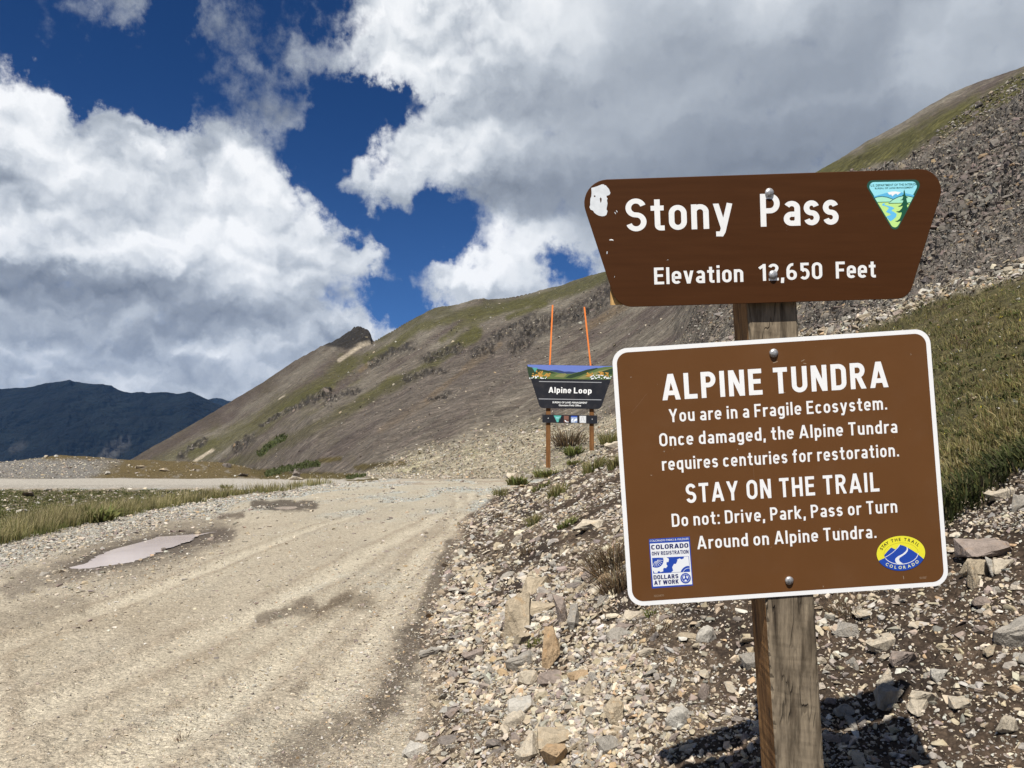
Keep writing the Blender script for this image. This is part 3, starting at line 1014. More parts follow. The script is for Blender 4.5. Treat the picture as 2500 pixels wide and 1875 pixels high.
SKY_M = [(-500, 968), (-200, 958), (0, 947), (30, 946), (60, 945), (85, 940), (110, 935), (135, 931), (150, 928), (170, 926), (180, 930), (200, 932), (225, 935), (262, 938),
         (272, 940), (290, 950), (305, 955), (320, 958), (335, 955), (350, 956), (362, 958), (375, 956), (400, 955), (430, 960), (440, 959), (463, 954), (475, 958), (490, 965),
         (500, 970), (520, 980), (560, 998), (640, 1030), (760, 1060)]
SKY_N = [(440, 990), (505, 976), (520, 971), (530, 970), (540, 972), (556, 977), (600, 985), (680, 1000), (760, 1020)]
far_range('mountain', SKY_M, 6200.0, 2600.0, -700.0, np.linspace(-0.95, -0.20, 420), 2.0, (0.009, 0.013, 0.013), 240.0)  # base colour darkened to near black to stand for cloud shadow, next range too
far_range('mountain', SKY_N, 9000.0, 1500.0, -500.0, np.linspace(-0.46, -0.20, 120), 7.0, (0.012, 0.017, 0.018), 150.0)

# ------------------------------------------------------------------ puddle water
def water(poly, lvl):
    m, g, b = new_mat('muddy_water', 0.10, 0.22)
    co = objco(g)
    n = g.noise(co, 1.3, 3.0, 0.5)
    g.put(b.inputs['Base Color'], g.ramp(n, [(0.3, (0.52, 0.43, 0.375)), (0.7, (0.58, 0.485, 0.425))]))
    bump(g, b, g.noise(co, 9.0, 2.0, 0.5), 0.02, 0.01)
    pts = []
    for px, py in poly:
        t, e = te(px, py)
        Y = (lvl - EYE) / e
        pts.append((t * Y, Y, lvl))
    cx = sum(p[0] for p in pts) / len(pts)
    cy = sum(p[1] for p in pts) / len(pts)
    rw = np.random.default_rng(3)
    fine_ = []
    for p, q in zip(pts, pts[1:] + pts[:1]):
        L = math.hypot(q[0] - p[0], q[1] - p[1])
        n_ = max(1, int(L / 0.09))
        for k in range(n_):
            s_ = k / n_
            a_ = min(0.05, L * 0.2) * (0 if k == 0 else 1)
            fine_.append((p[0] + (q[0] - p[0]) * s_ + rw.normal() * a_ * 0.5, p[1] + (q[1] - p[1]) * s_ + rw.normal() * a_, lvl))
    pts = fine_
    bm = bmesh.new()
    top = [bm.verts.new(p) for p in pts]
    f = bm.faces.new(top)
    if f.normal.z < 0:
        f.normal_flip()
    bmesh.ops.triangulate(bm, faces=bm.faces[:])
    me = bpy.data.meshes.new('puddle')
    bm.to_mesh(me)
    bm.free()
    me.materials.append(m)
    o = bpy.data.objects.new('puddle', me)
    C.objects.link(o)
    return tag(o, kind='structure')


water(PUDDLE, lvlP)
water(PUDDLE_B, lvlQ)

# ------------------------------------------------------------------ stones
PXg, PYg = project(XX, YY, ZZ)
cell_area = np.abs((PXg[:-1, 1:] - PXg[:-1, :-1]) * (PYg[1:, :-1] - PYg[:-1, :-1]))
cell_face = (PYg[1:, :-1] < PYg[:-1, :-1])
run_min = np.minimum.accumulate(PYg, axis=0)
cell_seen = cell_face & (PYg[1:, :-1] <= run_min[:-1, :-1] + 1.0)
in_view = (PXg > -60) & (PXg < 2560) & (PYg < 1960) & (PYg > -50)
BASE_W = cell_area * cell_seen * fz(in_view)


def scatter(density, n, r):
    """n points on the sheet, spread evenly over what is seen and weighted by density."""
    w = (BASE_W * fz(density)).ravel()
    w = w / w.sum()
    c = r.choice(len(w), size=n, p=w)
    i, j = np.divmod(c, NC - 1)
    a, b = r.random(n), r.random(n)

    def bl(A):
        return (A[i, j] * (1 - a) * (1 - b) + A[i, j + 1] * a * (1 - b) + A[i + 1, j] * (1 - a) * b + A[i + 1, j + 1] * a * b)
    P = np.stack([bl(XX), bl(YY), bl(ZZ)], -1)
    nx = np.stack([XX[i, j + 1] - XX[i, j], YY[i, j + 1] - YY[i, j], ZZ[i, j + 1] - ZZ[i, j]], -1)
    ny = np.stack([XX[i + 1, j] - XX[i, j], YY[i + 1, j] - YY[i, j], ZZ[i + 1, j] - ZZ[i, j]], -1)
    nn = np.cross(nx, ny)
    nn /= np.linalg.norm(nn, axis=1)[:, None] + 1e-12
    nn = nn * 0.6 + np.array([0, 0, 0.4])
    nn /= np.linalg.norm(nn, axis=1)[:, None]
    return P, nn, PXg[i, j], PYg[i, j]


def stone_proto(seed, n=16, ext=(0.5, 0.36, 0.17), chip=True):
    """An angular broken stone: the hull of a few cut points, about one unit long."""
    r = np.random.default_rng(seed)
    bm = bmesh.new()
    pts = r.uniform(-1, 1, size=(n, 3))
    if chip:                       # push towards the faces of a bent slab so it breaks in planes
        ax = np.argmax(np.abs(pts) * [1, 1, 1.5], axis=1)
        for k in range(n):
            pts[k, ax[k]] = np.sign(pts[k, ax[k]]) * r.uniform(0.75, 1.0)
    pts *= np.array(ext)
    sh = r.uniform(-0.35, 0.35, 2)
    pts[:, 0] += sh[0] * pts[:, 2]
    pts[:, 1] += sh[1] * pts[:, 0] * 0.4
    for p in pts:
        bm.verts.new(p)
    bmesh.ops.convex_hull(bm, input=bm.verts[:])
    loose = [v for v in bm.verts if not v.link_faces]
    bmesh.ops.delete(bm, geom=loose, context='VERTS')
    bmesh.ops.triangulate(bm, faces=bm.faces[:])
    bm.verts.ensure_lookup_table()
    V_ = np.array([v.co[:] for v in bm.verts])
    T_ = np.array([[v.index for v in f.verts] for f in bm.faces])
    bm.verts.index_update()
    T_ = np.array([[v.index for v in f.verts] for f in bm.faces])
    bm.free()
    return V_, T_


PROTO = [stone_proto(100 + k, 14 + k % 6, (0.5, 0.26 + 0.03 * (k % 5), 0.09 + 0.03 * (k % 4))) for k in range(16)]
PROTO_LOW = [stone_proto(300 + k, 8, (0.5, 0.34 + 0.02 * (k % 4), 0.12 + 0.04 * (k % 4))) for k in range(12)]


def frames(nrm, r, tilt):
    """Random turn about the ground normal plus a random tilt."""
    n = len(nrm)
    nrm = nrm + r.normal(size=(n, 3)) * tilt
    nrm /= np.linalg.norm(nrm, axis=1)[:, None]
    a = r.normal(size=(n, 3))
    u = a - (a * nrm).sum(1)[:, None] * nrm
    u /= np.linalg.norm(u, axis=1)[:, None]
    v = np.cross(nrm, u)
    return np.stack([u, v, nrm], -1)          # columns


def merge(name, protos, P, R, S, colr, mat, r, kind='stuff', label=None):
    which = r.integers(0, len(protos), len(P))
    vs, fs, cs = [], [], []
    off = 0
    for k, (Vp, Tp) in enumerate(protos):
        sel = np.nonzero(which == k)[0]
        if len(sel) == 0:
            continue
        m = len(sel)
        sc = S[sel][:, None, :] * Vp[None]                     # (m, v, 3)
        w = np.einsum('mij,mvj->mvi', R[sel], sc) + P[sel][:, None]
        vs.append(w.reshape(-1, 3))
        fs.append((Tp[None] + (np.arange(m) * len(Vp))[:, None, None] + off).reshape(-1, 3))
        cs.append(np.repeat(colr[sel], len(Vp), axis=0))
        off += m * len(Vp)
    o = mesh_np(name, np.concatenate(vs), np.concatenate(fs), mat, False, np.concatenate(cs))
    return tag(o, label, None, None, kind)


def stone_mat(name, scale):
    m, g, b = new_mat(name, 0.92, 0.2)
    co = objco(g)
    a = g.n('ShaderNodeAttribute', attribute_name='Col').outputs['Color']
    n1 = g.noise(co, scale, 5.0, 0.65)
    n2 = g.noise(co, scale * 4.5, 3.0, 0.6)
    k = g.math('ADD', g.math('MULTIPLY_ADD', n1, 1.0, 0.30), g.math('MULTIPLY', n2, 0.40))
    col = g.mix(1.0, a, _grey(g, k), 'MULTIPLY')
    rust = g.smooth(g.noise(co, scale * 0.6, 4.0, 0.6), 0.56, 0.72)
    col = g.mix(g.math('MULTIPLY', rust, 0.45), col, g.mix(1.0, col, (1.18, 0.92, 0.64), 'MULTIPLY'))
    g.put(b.inputs['Base Color'], col)
    bump(g, b, g.math('ADD', n1, g.math('MULTIPLY', n2, 0.35)), 0.7, 0.25 / scale)
    return m


M_STONE = stone_mat('broken_stone', 9.0)
M_TALUS = stone_mat('talus_rock', 1.6)

PAL = np.array([(0.360, 0.300, 0.215), (0.440, 0.385, 0.300), (0.285, 0.262, 0.225), (0.355, 0.255, 0.155), (0.250, 0.205, 0.175),
                (0.190, 0.165, 0.145), (0.430, 0.405, 0.355)])


def pick_cols(n, r, p, jit=0.14):
    c = PAL[r.choice(len(PAL), size=n, p=np.array(p) / sum(p))]
    return c * (1 + r.normal(size=(n, 1)) * jit) * (1 + r.normal(size=(n, 3)) * 0.02)


def sizes(n, r, lo, hi, a):
    """Power-law sizes between lo and hi."""
    u = r.random(n)
    return (lo ** -a + u * (hi ** -a - lo ** -a)) ** (-1 / a)


def strew(name, density, n, lo, hi, a, pal, protos, mat, seed, tilt=0.28, sink=0.0, flat=(0.9, 2.0), label=None, tone=1.0):
    r = np.random.default_rng(seed)
    P, N, px, py = scatter(density, n, r)
    sp = sizes(n, r, lo, hi, a)
    dist = P[:, 1]
    S = (sp * dist / F)[:, None] * np.stack([r.uniform(0.85, 1.2, n), r.uniform(0.75, 1.15, n), r.uniform(*flat, n)], -1)
    P = P + N * (S[:, 2:3] * (0.06 - sink))
    R = frames(N, r, tilt)
    return merge(name, protos, P, R, S, pick_cols(n, r, pal) * tone, mat, r, label=label)


grass_clear = 1 - SLOPE_G
bank_d = bank * grass_clear * (0.17 + 0.83 * (1 - np.clip(soil, 0, 1))) * (1 - 0.75 * sstep(PXg, 1650, 1900) * (1 - sstep(PYg, 1280, 1360)))
right_soil = sstep(PXg, 1600, 1800) * sstep(PYg, 1180, 1300) * (YY < 9) * grass_clear
bank_d = np.maximum(bank_d, 0.55 * right_soil)
clump = 0.35 + 0.65 * sstep(fbm(XX * 1.6 + 70, YY * 1.6, 4), -0.2, 0.25)
strew('gravel', bank_d * clump * (PYg < 1300), 11000, 4.0, 20, 1.5, (4, 4, 3, 0.4, 2, 1.5, 3), PROTO, M_STONE, 21, 0.22)
strew('gravel', bank_d * clump * (PYg >= 1300), 11000, 6.0, 34, 1.7, (5, 4, 3.4, 0.5, 2.2, 1.3, 2.5), PROTO, M_STONE, 22, 0.25)
strew('gravel', bank_d * (1 - 0.75 * right_soil) * (PYg >= 1330), 14000, 3.2, 8, 1.4, (5, 3, 3, 0.4, 2, 1.5, 2), PROTO_LOW, M_STONE, 23, 0.3)
# sheets of grit where the rubble is densest
core = (1 - sstep(line_dist(PXg, PYg, [(1080, 1500), (1200, 1560), (1350, 1620), (1500, 1760)]), 60, 240)) * bank
strew('gravel', core * (1 - 0.6 * np.clip(soil, 0, 1)), 5200, 9, 30, 1.5, (6, 4, 3, 0.6, 2.0, 1.0, 2.2), PROTO, M_STONE, 24, 0.35)
# road: grey shoulder, margins, sparse pebbles
shoulder = on_road * grey_margin * puddle_keep + 0.7 * (1 - on_road) * sstep(ql, -0.5, 0.1) * (1 - sstep(ql, 0.5, 1.2)) * (YY < 42) * ~HILL
strew('gravel', shoulder, 5200, 3.5, 13, 1.7, (2, 4, 4, 0.3, 1.5, 1.2, 5), PROTO, M_STONE, 25, 0.2)
wetside = on_road * (1 - sstep(dP, 6, 110)) * sstep(dP, 1, 4) * (PXg < 560)
strew('gravel', wetside, 900, 3.5, 20, 1.8, (3, 4, 4, 0.3, 2, 1.5, 4), PROTO, M_STONE, 26, 0.15)
strew('gravel', on_road * puddle_keep * (0.2 + sstep(-nA + 0.5 * nB, -0.1, 0.3)), 11000, 2.4, 12, 2.1, (5, 5, 3, 0.5, 2, 1.2, 3), PROTO_LOW, M_STONE, 27, 0.2, 0.02)
strew('gravel', blue * on_road * puddle_keep, 4200, 2.4, 8, 1.9, (1, 4, 4, 0, 0.6, 1, 6), PROTO_LOW, M_STONE, 28, 0.2)
edge_r = (1 - sstep(np.abs(qr + 0.3 * wob), 0.1, 0.9)) * (YY < 40) * ~HILL
strew('gravel', edge_r, 5200, 3, 13, 1.8, (5, 4, 3, 1, 2, 2, 3), PROTO, M_STONE, 29, 0.25)
# tundra field and knoll
strew('gravel', left_field * clump, 1500, 3, 13, 1.8, (3, 4, 4, 0.3, 2, 2, 3), PROTO, M_STONE, 30, 0.3)
strew('gravel', kgrey + 0.16 * kn, 1700, 2.4, 9, 1.7, (2, 3, 5, 0.2, 1, 2, 3), PROTO_LOW, M_TALUS, 31, 0.3)
# rubble at the foot of the hill and scree over it
rub = HILL * (0.015 + foot)
strew('scree', rub * (PXg > 820) * (PXg < 1720), 7000, 3.0, 11, 1.6, (5, 4, 2, 0.4, 1.5, 1, 2), PROTO_LOW, M_TALUS, 32, 0.35, tone=0.88)
mid = HILL * (PXg < 1800) * (1 - 0.75 * sstep(COL[..., 1] - COL[..., 0], -0.02, 0.0)) * sstep(PYg, 650, 700) * (0.25 + sstep(PXg, 700, 1300))
strew('scree', mid * (YY < 330), 11000, 2.0, 6.0, 2.1, (1, 0.2, 5, 0.3, 4, 4, 0.1), PROTO_LOW, M_TALUS, 33, 0.4, tone=0.60)
tal = HILL * sstep(PXg, 1500, 1700) * (YY < 80) * (1 - SLOPE_G) * (1 - 0.5 * crag)
r_ = 'scree'
strew(r_, tal, 18000, 4, 13, 1.6, (2.2, 0.8, 5, 0.3, 3.4, 3.5, 0.5), PROTO_LOW, M_TALUS, 34, 0.4, tone=0.68)
strew(r_, tal * (0.10 + crag), 3200, 10, 38, 1.6, (0.5, 0.2, 4, 0.4, 4, 6, 0.2), PROTO, M_TALUS, 35, 0.6, 0.10, (1.2, 2.6), tone=0.58)
strew(r_, rubble_edge, 1000, 9, 34, 1.6, (5, 5, 3, 0.6, 1.5, 1, 3), PROTO, M_TALUS, 36, 0.3, tone=0.85)
strew('gravel', SLOPE_G * 0.3 + SLOPE_G * sstep(fbm(XX * 1.5 + 20, YY * 1.2, 4), 0.15, 0.32), 420, 4, 16, 1.8, (3, 4, 4, 0.3, 1, 1, 3), PROTO, M_STONE, 38, 0.25)
strew('gravel', on_road * puddle_keep, 2600, 4, 16, 2.3, (2, 2, 4, 0.3, 2, 3, 2), PROTO, M_STONE, 39, 0.15, 0.03)
strew(r_, crag * (YY > 80), 1500, 6, 26, 1.7, (0.5, 0.1, 4, 0.3, 4, 3, 0.0), PROTO, M_TALUS, 37, 0.7, 0.25, (1.2, 3.0), tone=0.6)
strew(r_, kn * sstep(PXg, 860, 960) * (PXg < 1500), 1600, 3, 10, 1.7, (5, 4, 3, 0.4, 1.5, 1, 2), PROTO_LOW, M_TALUS, 40, 0.35)

# ------------------------------------------------------------------ single stones one can point to
def weathered(seed, Vp, Tp):
    """A closer look at a stone: its faces broken up and its edges knocked off."""
    bm = bmesh.new()
    vs = [bm.verts.new(v) for v in Vp]
    for t in Tp:
        bm.faces.new([vs[k] for k in t])
    bm.normal_update()
    bmesh.ops.subdivide_edges(bm, edges=bm.edges[:], cuts=3, use_grid_fill=True)
    bmesh.ops.triangulate(bm, faces=bm.faces[:])
    bm.normal_update()
    P_ = np.array([v.co[:] for v in bm.verts])
    N_ = np.array([v.normal[:] for v in bm.verts])
    a = fbm(P_[:, 0] * 5 + P_[:, 2] * 3.1 + seed, P_[:, 1] * 5 - P_[:, 2] * 4.3, 4, 0.6)
    b = fbm(P_[:, 0] * 14 + P_[:, 2] * 9 + seed, P_[:, 1] * 14 + P_[:, 2] * 7, 2, 0.5)
    ext = np.abs(P_ / (np.abs(P_).max(0) + 1e-9)).max(1)
    P_ = P_ + N_ * (0.055 * a + 0.018 * b)[:, None]
    bm.verts.index_update()
    T_ = np.array([[v.index for v in f.verts] for f in bm.faces])
    bm.free()
    return P_, T_, a


PROTO_HI = [weathered(k * 7.7, *PROTO[k]) for k in range(len(PROTO))]
_mesh_cache = {}


def stone_mesh(k, pal_i):
    key = (k, pal_i)
    if key not in _mesh_cache:
        Vp, Tp, tone_ = PROTO_HI[k]
        me = bpy.data.meshes.new('stone')
        me.from_pydata(Vp.tolist(), [], Tp.tolist())
        at = me.attributes.new('Col', 'FLOAT_COLOR', 'POINT')
        at.data.foreach_set('color', (np.append(PAL[pal_i], 1.0)[None] * np.append(np.repeat(1 + 0.5 * tone_[:, None], 3, 1), np.ones((len(Vp), 1)), 1)).astype(np.float32).ravel())
        me.materials.append(M_STONE)
        _mesh_cache[key] = me
    return _mesh_cache[key]


def place_stone(name, k, pal_i, loc, size, yaw, tilt_x, tilt_y, label, group=None, cat='stone'):
    o = bpy.data.objects.new(name, stone_mesh(k, pal_i))
    C.objects.link(o)
    o.location = loc
    o.scale = size
    o.rotation_euler = (tilt_x, tilt_y, yaw)
    return tag(o, label, cat, group)


# centre px, width px, height px, proto, colour, yaw, lean, label
TAN, PALE_, GREY, OCH, MAUVE, DARK, WHITE = range(7)
HERO = [
    (1312, 1440, 74, 44, 3, TAN, 0.3, 0.15, 'long tan slab lying highest in the pile of rubble beside the road'),
    (1267, 1545, 62, 105, 7, TAN, 0.2, 1.1, 'tall pale tan pointed rock leaning in the middle of the rubble pile'),
    (1374, 1515, 36, 66, 2, MAUVE, 1.2, 1.2, 'upright mauve rock standing left of its grey twin in the rubble'),
    (1400, 1528, 32, 54, 6, GREY, 1.3, 1.15, 'upright grey rock leaning against the mauve rock in the rubble'),
    (1322, 1492, 94, 34, 11, TAN, 0.1, 0.1, 'broad flat tan ledge stone below the long slab'),
    (1271, 1575, 42, 46, 5, TAN, 0.8, 0.6, 'blocky tan stone at the foot of the tall pointed rock'),
    (1271, 1625, 80, 52, 15, GREY, 0.2, 0.25, 'wide grey rock with a dark overhang under its front edge'),
    (1342, 1625, 44, 80, 1, OCH, 0.7, 1.2, 'upright ochre slab standing below the pair of leaning rocks'),
    (1291, 1665, 48, 36, 9, PALE_, 0.4, 0.4, 'pale wedge stone in front of the upright ochre slab'),
    (1346, 1662, 72, 30, 4, MAUVE, 0.2, 0.15, 'flat mauve slab in front of the upright ochre slab'),
    (1160, 1608, 50, 34, 0, MAUVE, 0.6, 0.3, 'pinkish stone lying alone left of the rubble pile'),
    (1066, 1594, 76, 24, 8, GREY, 0.1, 0.08, 'thin grey slab lying where the rubble meets the road'),
    (1273, 1742, 70, 40, 13, WHITE, 0.2, 0.3, 'whitish slab propped on a pale block near the lower rubble'),
    (1258, 1775, 60, 46, 10, PALE_, 0.5, 0.4, 'pale block carrying the whitish slab in the lower rubble'),
    (1300, 1838, 62, 58, 7, PALE_, 0.9, 0.5, 'pale angular rock near the bottom edge left of an ochre rock'),
    (1348, 1860, 58, 66, 1, OCH, 0.4, 0.9, 'ochre rock at the bottom edge of the rubble'),
    (1356, 1812, 86, 36, 12, TAN, 0.15, 0.15, 'long tan stone above the ochre rock at the bottom'),
    (1487, 1830, 64, 42, 14, GREY, 0.5, 0.3, 'grey stone near the bottom just left of the sign shadow'),
    (1499, 1768, 40, 62, 5, TAN, 0.9, 1.1, 'upright tan stone above the grey stone left of the shadow'),
    (1510, 1560, 58, 32, 2, GREY, 0.3, 0.25, 'grey slab on dark soil below the lower left corner of the sign'),
    (1587, 1594, 54, 22, 8, PALE_, 0.1, 0.12, 'thin pale flake on dark soil left of the signpost'),
    (1548, 1510, 64, 26, 3, PALE_, -0.3, 0.15, 'pale flake just under the bottom left corner of the brown sign'),
    (1525, 1538, 48, 26, 11, MAUVE, -0.2, 0.2, 'pinkish flake between the pale flake and the grey slab'),
    (1657, 1762, 58, 44, 10, WHITE, 0.5, 0.4, 'whitish lump at the upper left end of the sign shadow'),
    (1013, 1840, 54, 32, 6, WHITE, 0.2, 0.2, 'whitish stone at the road edge near the bottom of the photo'),
    (2206, 1612, 72, 42, 8, MAUVE, 0.2, 0.25, 'pinkish grey slab right of the signpost, below a pale slab'),
    (2157, 1582, 62, 42, 0, PALE_, 0.4, 0.3, 'pale slab touching the pinkish grey slab right of the signpost'),
    (2478, 1560, 130, 84, 15, GREY, 0.1, 0.3, 'large grey boulder cut off by the right edge of the photo'),
    (2375, 1440, 34, 58, 1, TAN, 1.2, 1.15, 'upright tan stone right of the lower right corner of the sign'),
    (2397, 1474, 48, 22, 4, MAUVE, 0.1, 0.2, 'mauve stone at the foot of the upright tan stone'),
    (2404, 1350, 116, 40, 12, MAUVE, 0.05, 0.15, 'wide mauve slab under the grassy slope at the right'),
    (2385, 1398, 64, 46, 9, TAN, 0.4, 0.4, 'tan block below the wide mauve slab at the right'),
    (2416, 1405, 30, 48, 13, WHITE, 1.0, 1.0, 'white upright stone beside the tan block at the right'),
    (2452, 1385, 62, 28, 3, PALE_, -0.3, 0.2, 'pale flake right of the white upright stone'),
    (1724, 1562, 50, 42, 10, WHITE, 0.8, 0.4, 'white lump on dark soil left of the signpost'),
    (1836, 1622, 56, 36, 14, GREY, 0.2, 0.3, 'grey stone half hidden behind the left edge of the signpost'),
    (1722, 1699, 38, 36, 2, MAUVE, 0.7, 0.5, 'pinkish stone just above the left part of the sign shadow'),
    (2163, 1712, 68, 54, 5, GREY, 0.4, 0.4, 'grey rock inside the upper tip of the sign shadow'),
    (2168, 1668, 38, 46, 7, PALE_, 1.1, 0.8, 'pale stone just above the rock in the shadow tip'),
    (2253, 1703, 68, 28, 8, PALE_, 0.1, 0.15, 'pale slab right of the shadow tip, above a second one'),
    (2247, 1727, 62, 26, 3, PALE_, 0.2, 0.15, 'pale slab below the first one at the right edge of the shadow'),
    (2290, 1650, 44, 26, 11, WHITE, 0.3, 0.2, 'whitish flake up and right of the shadow tip'),
    (2345, 1724, 46, 26, 12, PALE_, 0.0, 0.15, 'pale flake well right of the sign shadow'),
    (2459, 1778, 46, 38, 9, PALE_, 0.7, 0.4, 'pale block near the lower right corner of the photo'),
    (2060, 1742, 52, 26, 4, GREY, 0.3, 0.2, 'grey flake inside the sign shadow right of the post'),
    (2449, 1214, 62, 32, 0, PALE_, 0.3, 0.2, 'pale flat stone in the earth just below the grassy slope'),
    (2494, 1240, 46, 44, 6, GREY, 0.5, 0.4, 'grey stone at the right edge below the grassy slope'),
    (165, 1272, 30, 20, 2, WHITE, 0.3, 0.2, 'whitish stone at the foot of the roadside grass, far left'),
    (150, 1397, 34, 14, 8, PALE_, 0.1, 0.1, 'flat pale stone at the left tip of the puddle'),
    (110, 1405, 30, 12, 3, GREY, 0.1, 0.1, 'flat grey stone left of the puddle tip'),
    (400, 1345, 16, 11, 5, DARK, 0.5, 0.3, 'small dark stone on the right rim of the puddle'),
    (1500, 1092, 40, 22, 0, PALE_, 0.2, 0.3, 'pale stone beside the right post of the black sign'),
    (1250, 1166, 36, 17, 3, PALE_, 0.1, 0.2, 'pale stone on the mound left of the black sign'),
    (1290, 1168, 22, 14, 5, GREY, 0.4, 0.3, 'grey stone on the mound below the left post of the black sign'),
    (1440, 1290, 60, 26, 12, PALE_, -0.5, 0.15, 'long pale stone on the bank left of the brown sign'),
]
for (px, py, w, h, k, pi_, yaw, lean, lab) in HERO:
    p = hit(px, py)
    m = p.y / F
    wid, hei = w * m * 1.08, h * m * 1.15
    Vp = PROTO[k][0]
    ex = Vp.max(0) - Vp.min(0)
    if lean > 0.9:                                  # standing on end
        s = (hei / ex[0] * 1.05, wid / ex[1] * 1.0, wid * 0.7 / ex[2])
        rot = (random.uniform(-0.15, 0.15), -math.pi / 2 + (1.35 - lean), yaw + 1.2)
        p = p + Vector((0, 0, hei * 0.30))
    else:
        s = (wid / ex[0], wid * 0.72 / ex[1], hei * 0.95 / ex[2])
        rot = (lean * 0.7, -lean * 0.35, yaw)
        p = p + Vector((0, 0, hei * 0.12))
    place_stone('stone', k, pi_, p, s, rot[2], rot[0], rot[1], lab)

names = ['tan', 'pale', 'grey', 'ochre', 'mauve', 'dark', 'whitish']
r = np.random.default_rng(77)
hero_px = np.array([(a[0], a[1]) for a in HERO])
n_med = 0
for density, count, region in ((bank_d * (PXg < 1560) * (PYg > 1380), 150, 'in the rubble between the road and the brown sign'),
                               (bank_d * (PXg >= 1560) * (PYg > 1480), 85, 'on the earth around the foot of the signpost')):
    P, N, px, py = scatter(density * clump, count * 3, r)
    done = 0
    for q in range(len(P)):
        if done >= count:
            break
        if np.min(np.hypot((hero_px[:, 0] - px[q]) * 0.8, hero_px[:, 1] - py[q])) < 34:
            continue
        pi_ = int(r.choice(7, p=np.array([5, 4, 4, 0.7, 2.4, 1.3, 2.6]) / 20.0))
        px_w = sizes(1, r, 24, 72, 1.9)[0]
        sz = px_w * P[q, 1] / F
        k = int(r.integers(0, len(PROTO)))
        nv = Vector(N[q])
        tl = r.normal(size=2) * 0.22
        e_ = nv.to_track_quat('Z', 'Y').to_euler()
        o = place_stone('stone', k, pi_, Vector(P[q]) + nv * sz * 0.03, (sz, sz * r.uniform(0.8, 1.15), sz * r.uniform(0.9, 1.5)), 0, 0, 0,
                        '%s %s angular stone lying %s' % ('small' if px_w < 36 else 'middling' if px_w < 52 else 'large', names[pi_], region), 'loose stones ' + region)
        o.rotation_euler = (Matrix.Rotation(tl[0], 3, 'X') @ nv.to_track_quat('Z', 'Y').to_matrix() @ Matrix.Rotation(r.uniform(0, 6.28), 3, 'Z') @ Matrix.Rotation(tl[1], 3, 'Y')).to_euler()
        done += 1

# little cairn on the flat beyond the road
root = bpy.data.objects.new('cairn', None)
C.objects.link(root)
cp = hit(723, 1172)
root.location = cp
tag(root, 'small cairn of stacked flat stones on the far side of the second road', 'cairn')
m = cp.y / F
zz = 0.0
for w_, h_, k, pi_ in ((34, 8, 8, PALE_), (22, 7, 3, GREY), (17, 6, 12, DARK), (11, 5, 2, DARK), (6, 3, 5, GREY)):
    Vp = PROTO[k][0]
    ex = Vp.max(0) - Vp.min(0)
    o = bpy.data.objects.new('stacked_stone', stone_mesh(k, pi_))
    C.objects.link(o)
    o.parent = root
    o.location = (random.uniform(-1, 1) * m * 1.5, 0, zz + h_ * m * 0.45)
    o.scale = (w_ * m / ex[0], w_ * m * 0.8 / ex[1], h_ * m * 1.1 / ex[2])
    zz += h_ * m * 0.85
FARB = [(552, 1140, 24, 11, DARK, 'dark boulder on the skyline of the brown flat'), (113, 1117, 12, 6, PALE_, 'pale boulder on the crest of the grey knoll'),
        (137, 1115, 9, 5, WHITE, 'small white boulder right of the pale one on the knoll crest'), (340, 1143, 28, 9, TAN, 'tan boulder in the brown turf under the far slope'),
        (402, 1150, 30, 7, TAN, 'low tan rock outcrop in the middle of the brown turf'), (263, 1158, 16, 8, WHITE, 'white block at the edge of the second road'),
        (590, 1162, 26, 5, DARK, 'thin dark slab on the brown flat beside the second road'), (678, 1166, 10, 5, WHITE, 'small white stone left of the cairn'),
        (115, 1198, 18, 9, GREY, 'grey boulder in the far tundra left of a shrub'), (68, 1212, 26, 11, MAUVE, 'mauve pointed boulder in the tundra at the left'),
        (52, 1252, 28, 9, WHITE, 'flat white stone in the near tundra at the left'), (268, 1200, 18, 7, PALE_, 'pale flat stone in the far tundra')]
for i_, (px, py, w_, h_, pi_, lab) in enumerate(FARB):
    p = hit(px, py)
    m = p.y / F
    k = (i_ * 5) % 16
    Vp = PROTO[k][0]
    ex = Vp.max(0) - Vp.min(0)
    place_stone('boulder', k, pi_, p + Vector((0, 0, h_ * m * 0.3)), (w_ * m / ex[0], w_ * m * 0.8 / ex[1], h_ * m * 1.2 / ex[2]), 0.4 * i_, 0.1, 0.1, lab, cat='boulder')

# ------------------------------------------------------------------ grass and low plants
def leaf_mat(name, trans=0.25):
    m, g, b = new_mat(name, 0.7, 0.25)
    a = g.n('ShaderNodeAttribute', attribute_name='Col').outputs['Color']
    g.put(b.inputs['Base Color'], a)
    tr = g.n('ShaderNodeBsdfTranslucent')
    g.put(tr.inputs['Color'], a)
    mx = g.n('ShaderNodeMixShader')
    mx.inputs[0].default_value = trans
    out = [n for n in m.node_tree.nodes if n.type == 'OUTPUT_MATERIAL'][0]
    g.t.links.new(b.outputs[0], mx.inputs[1])
    g.t.links.new(tr.outputs[0], mx.inputs[2])
    g.t.links.new(mx.outputs[0], out.inputs[0])
    return m


M_GRASS = leaf_mat('grass_blades')


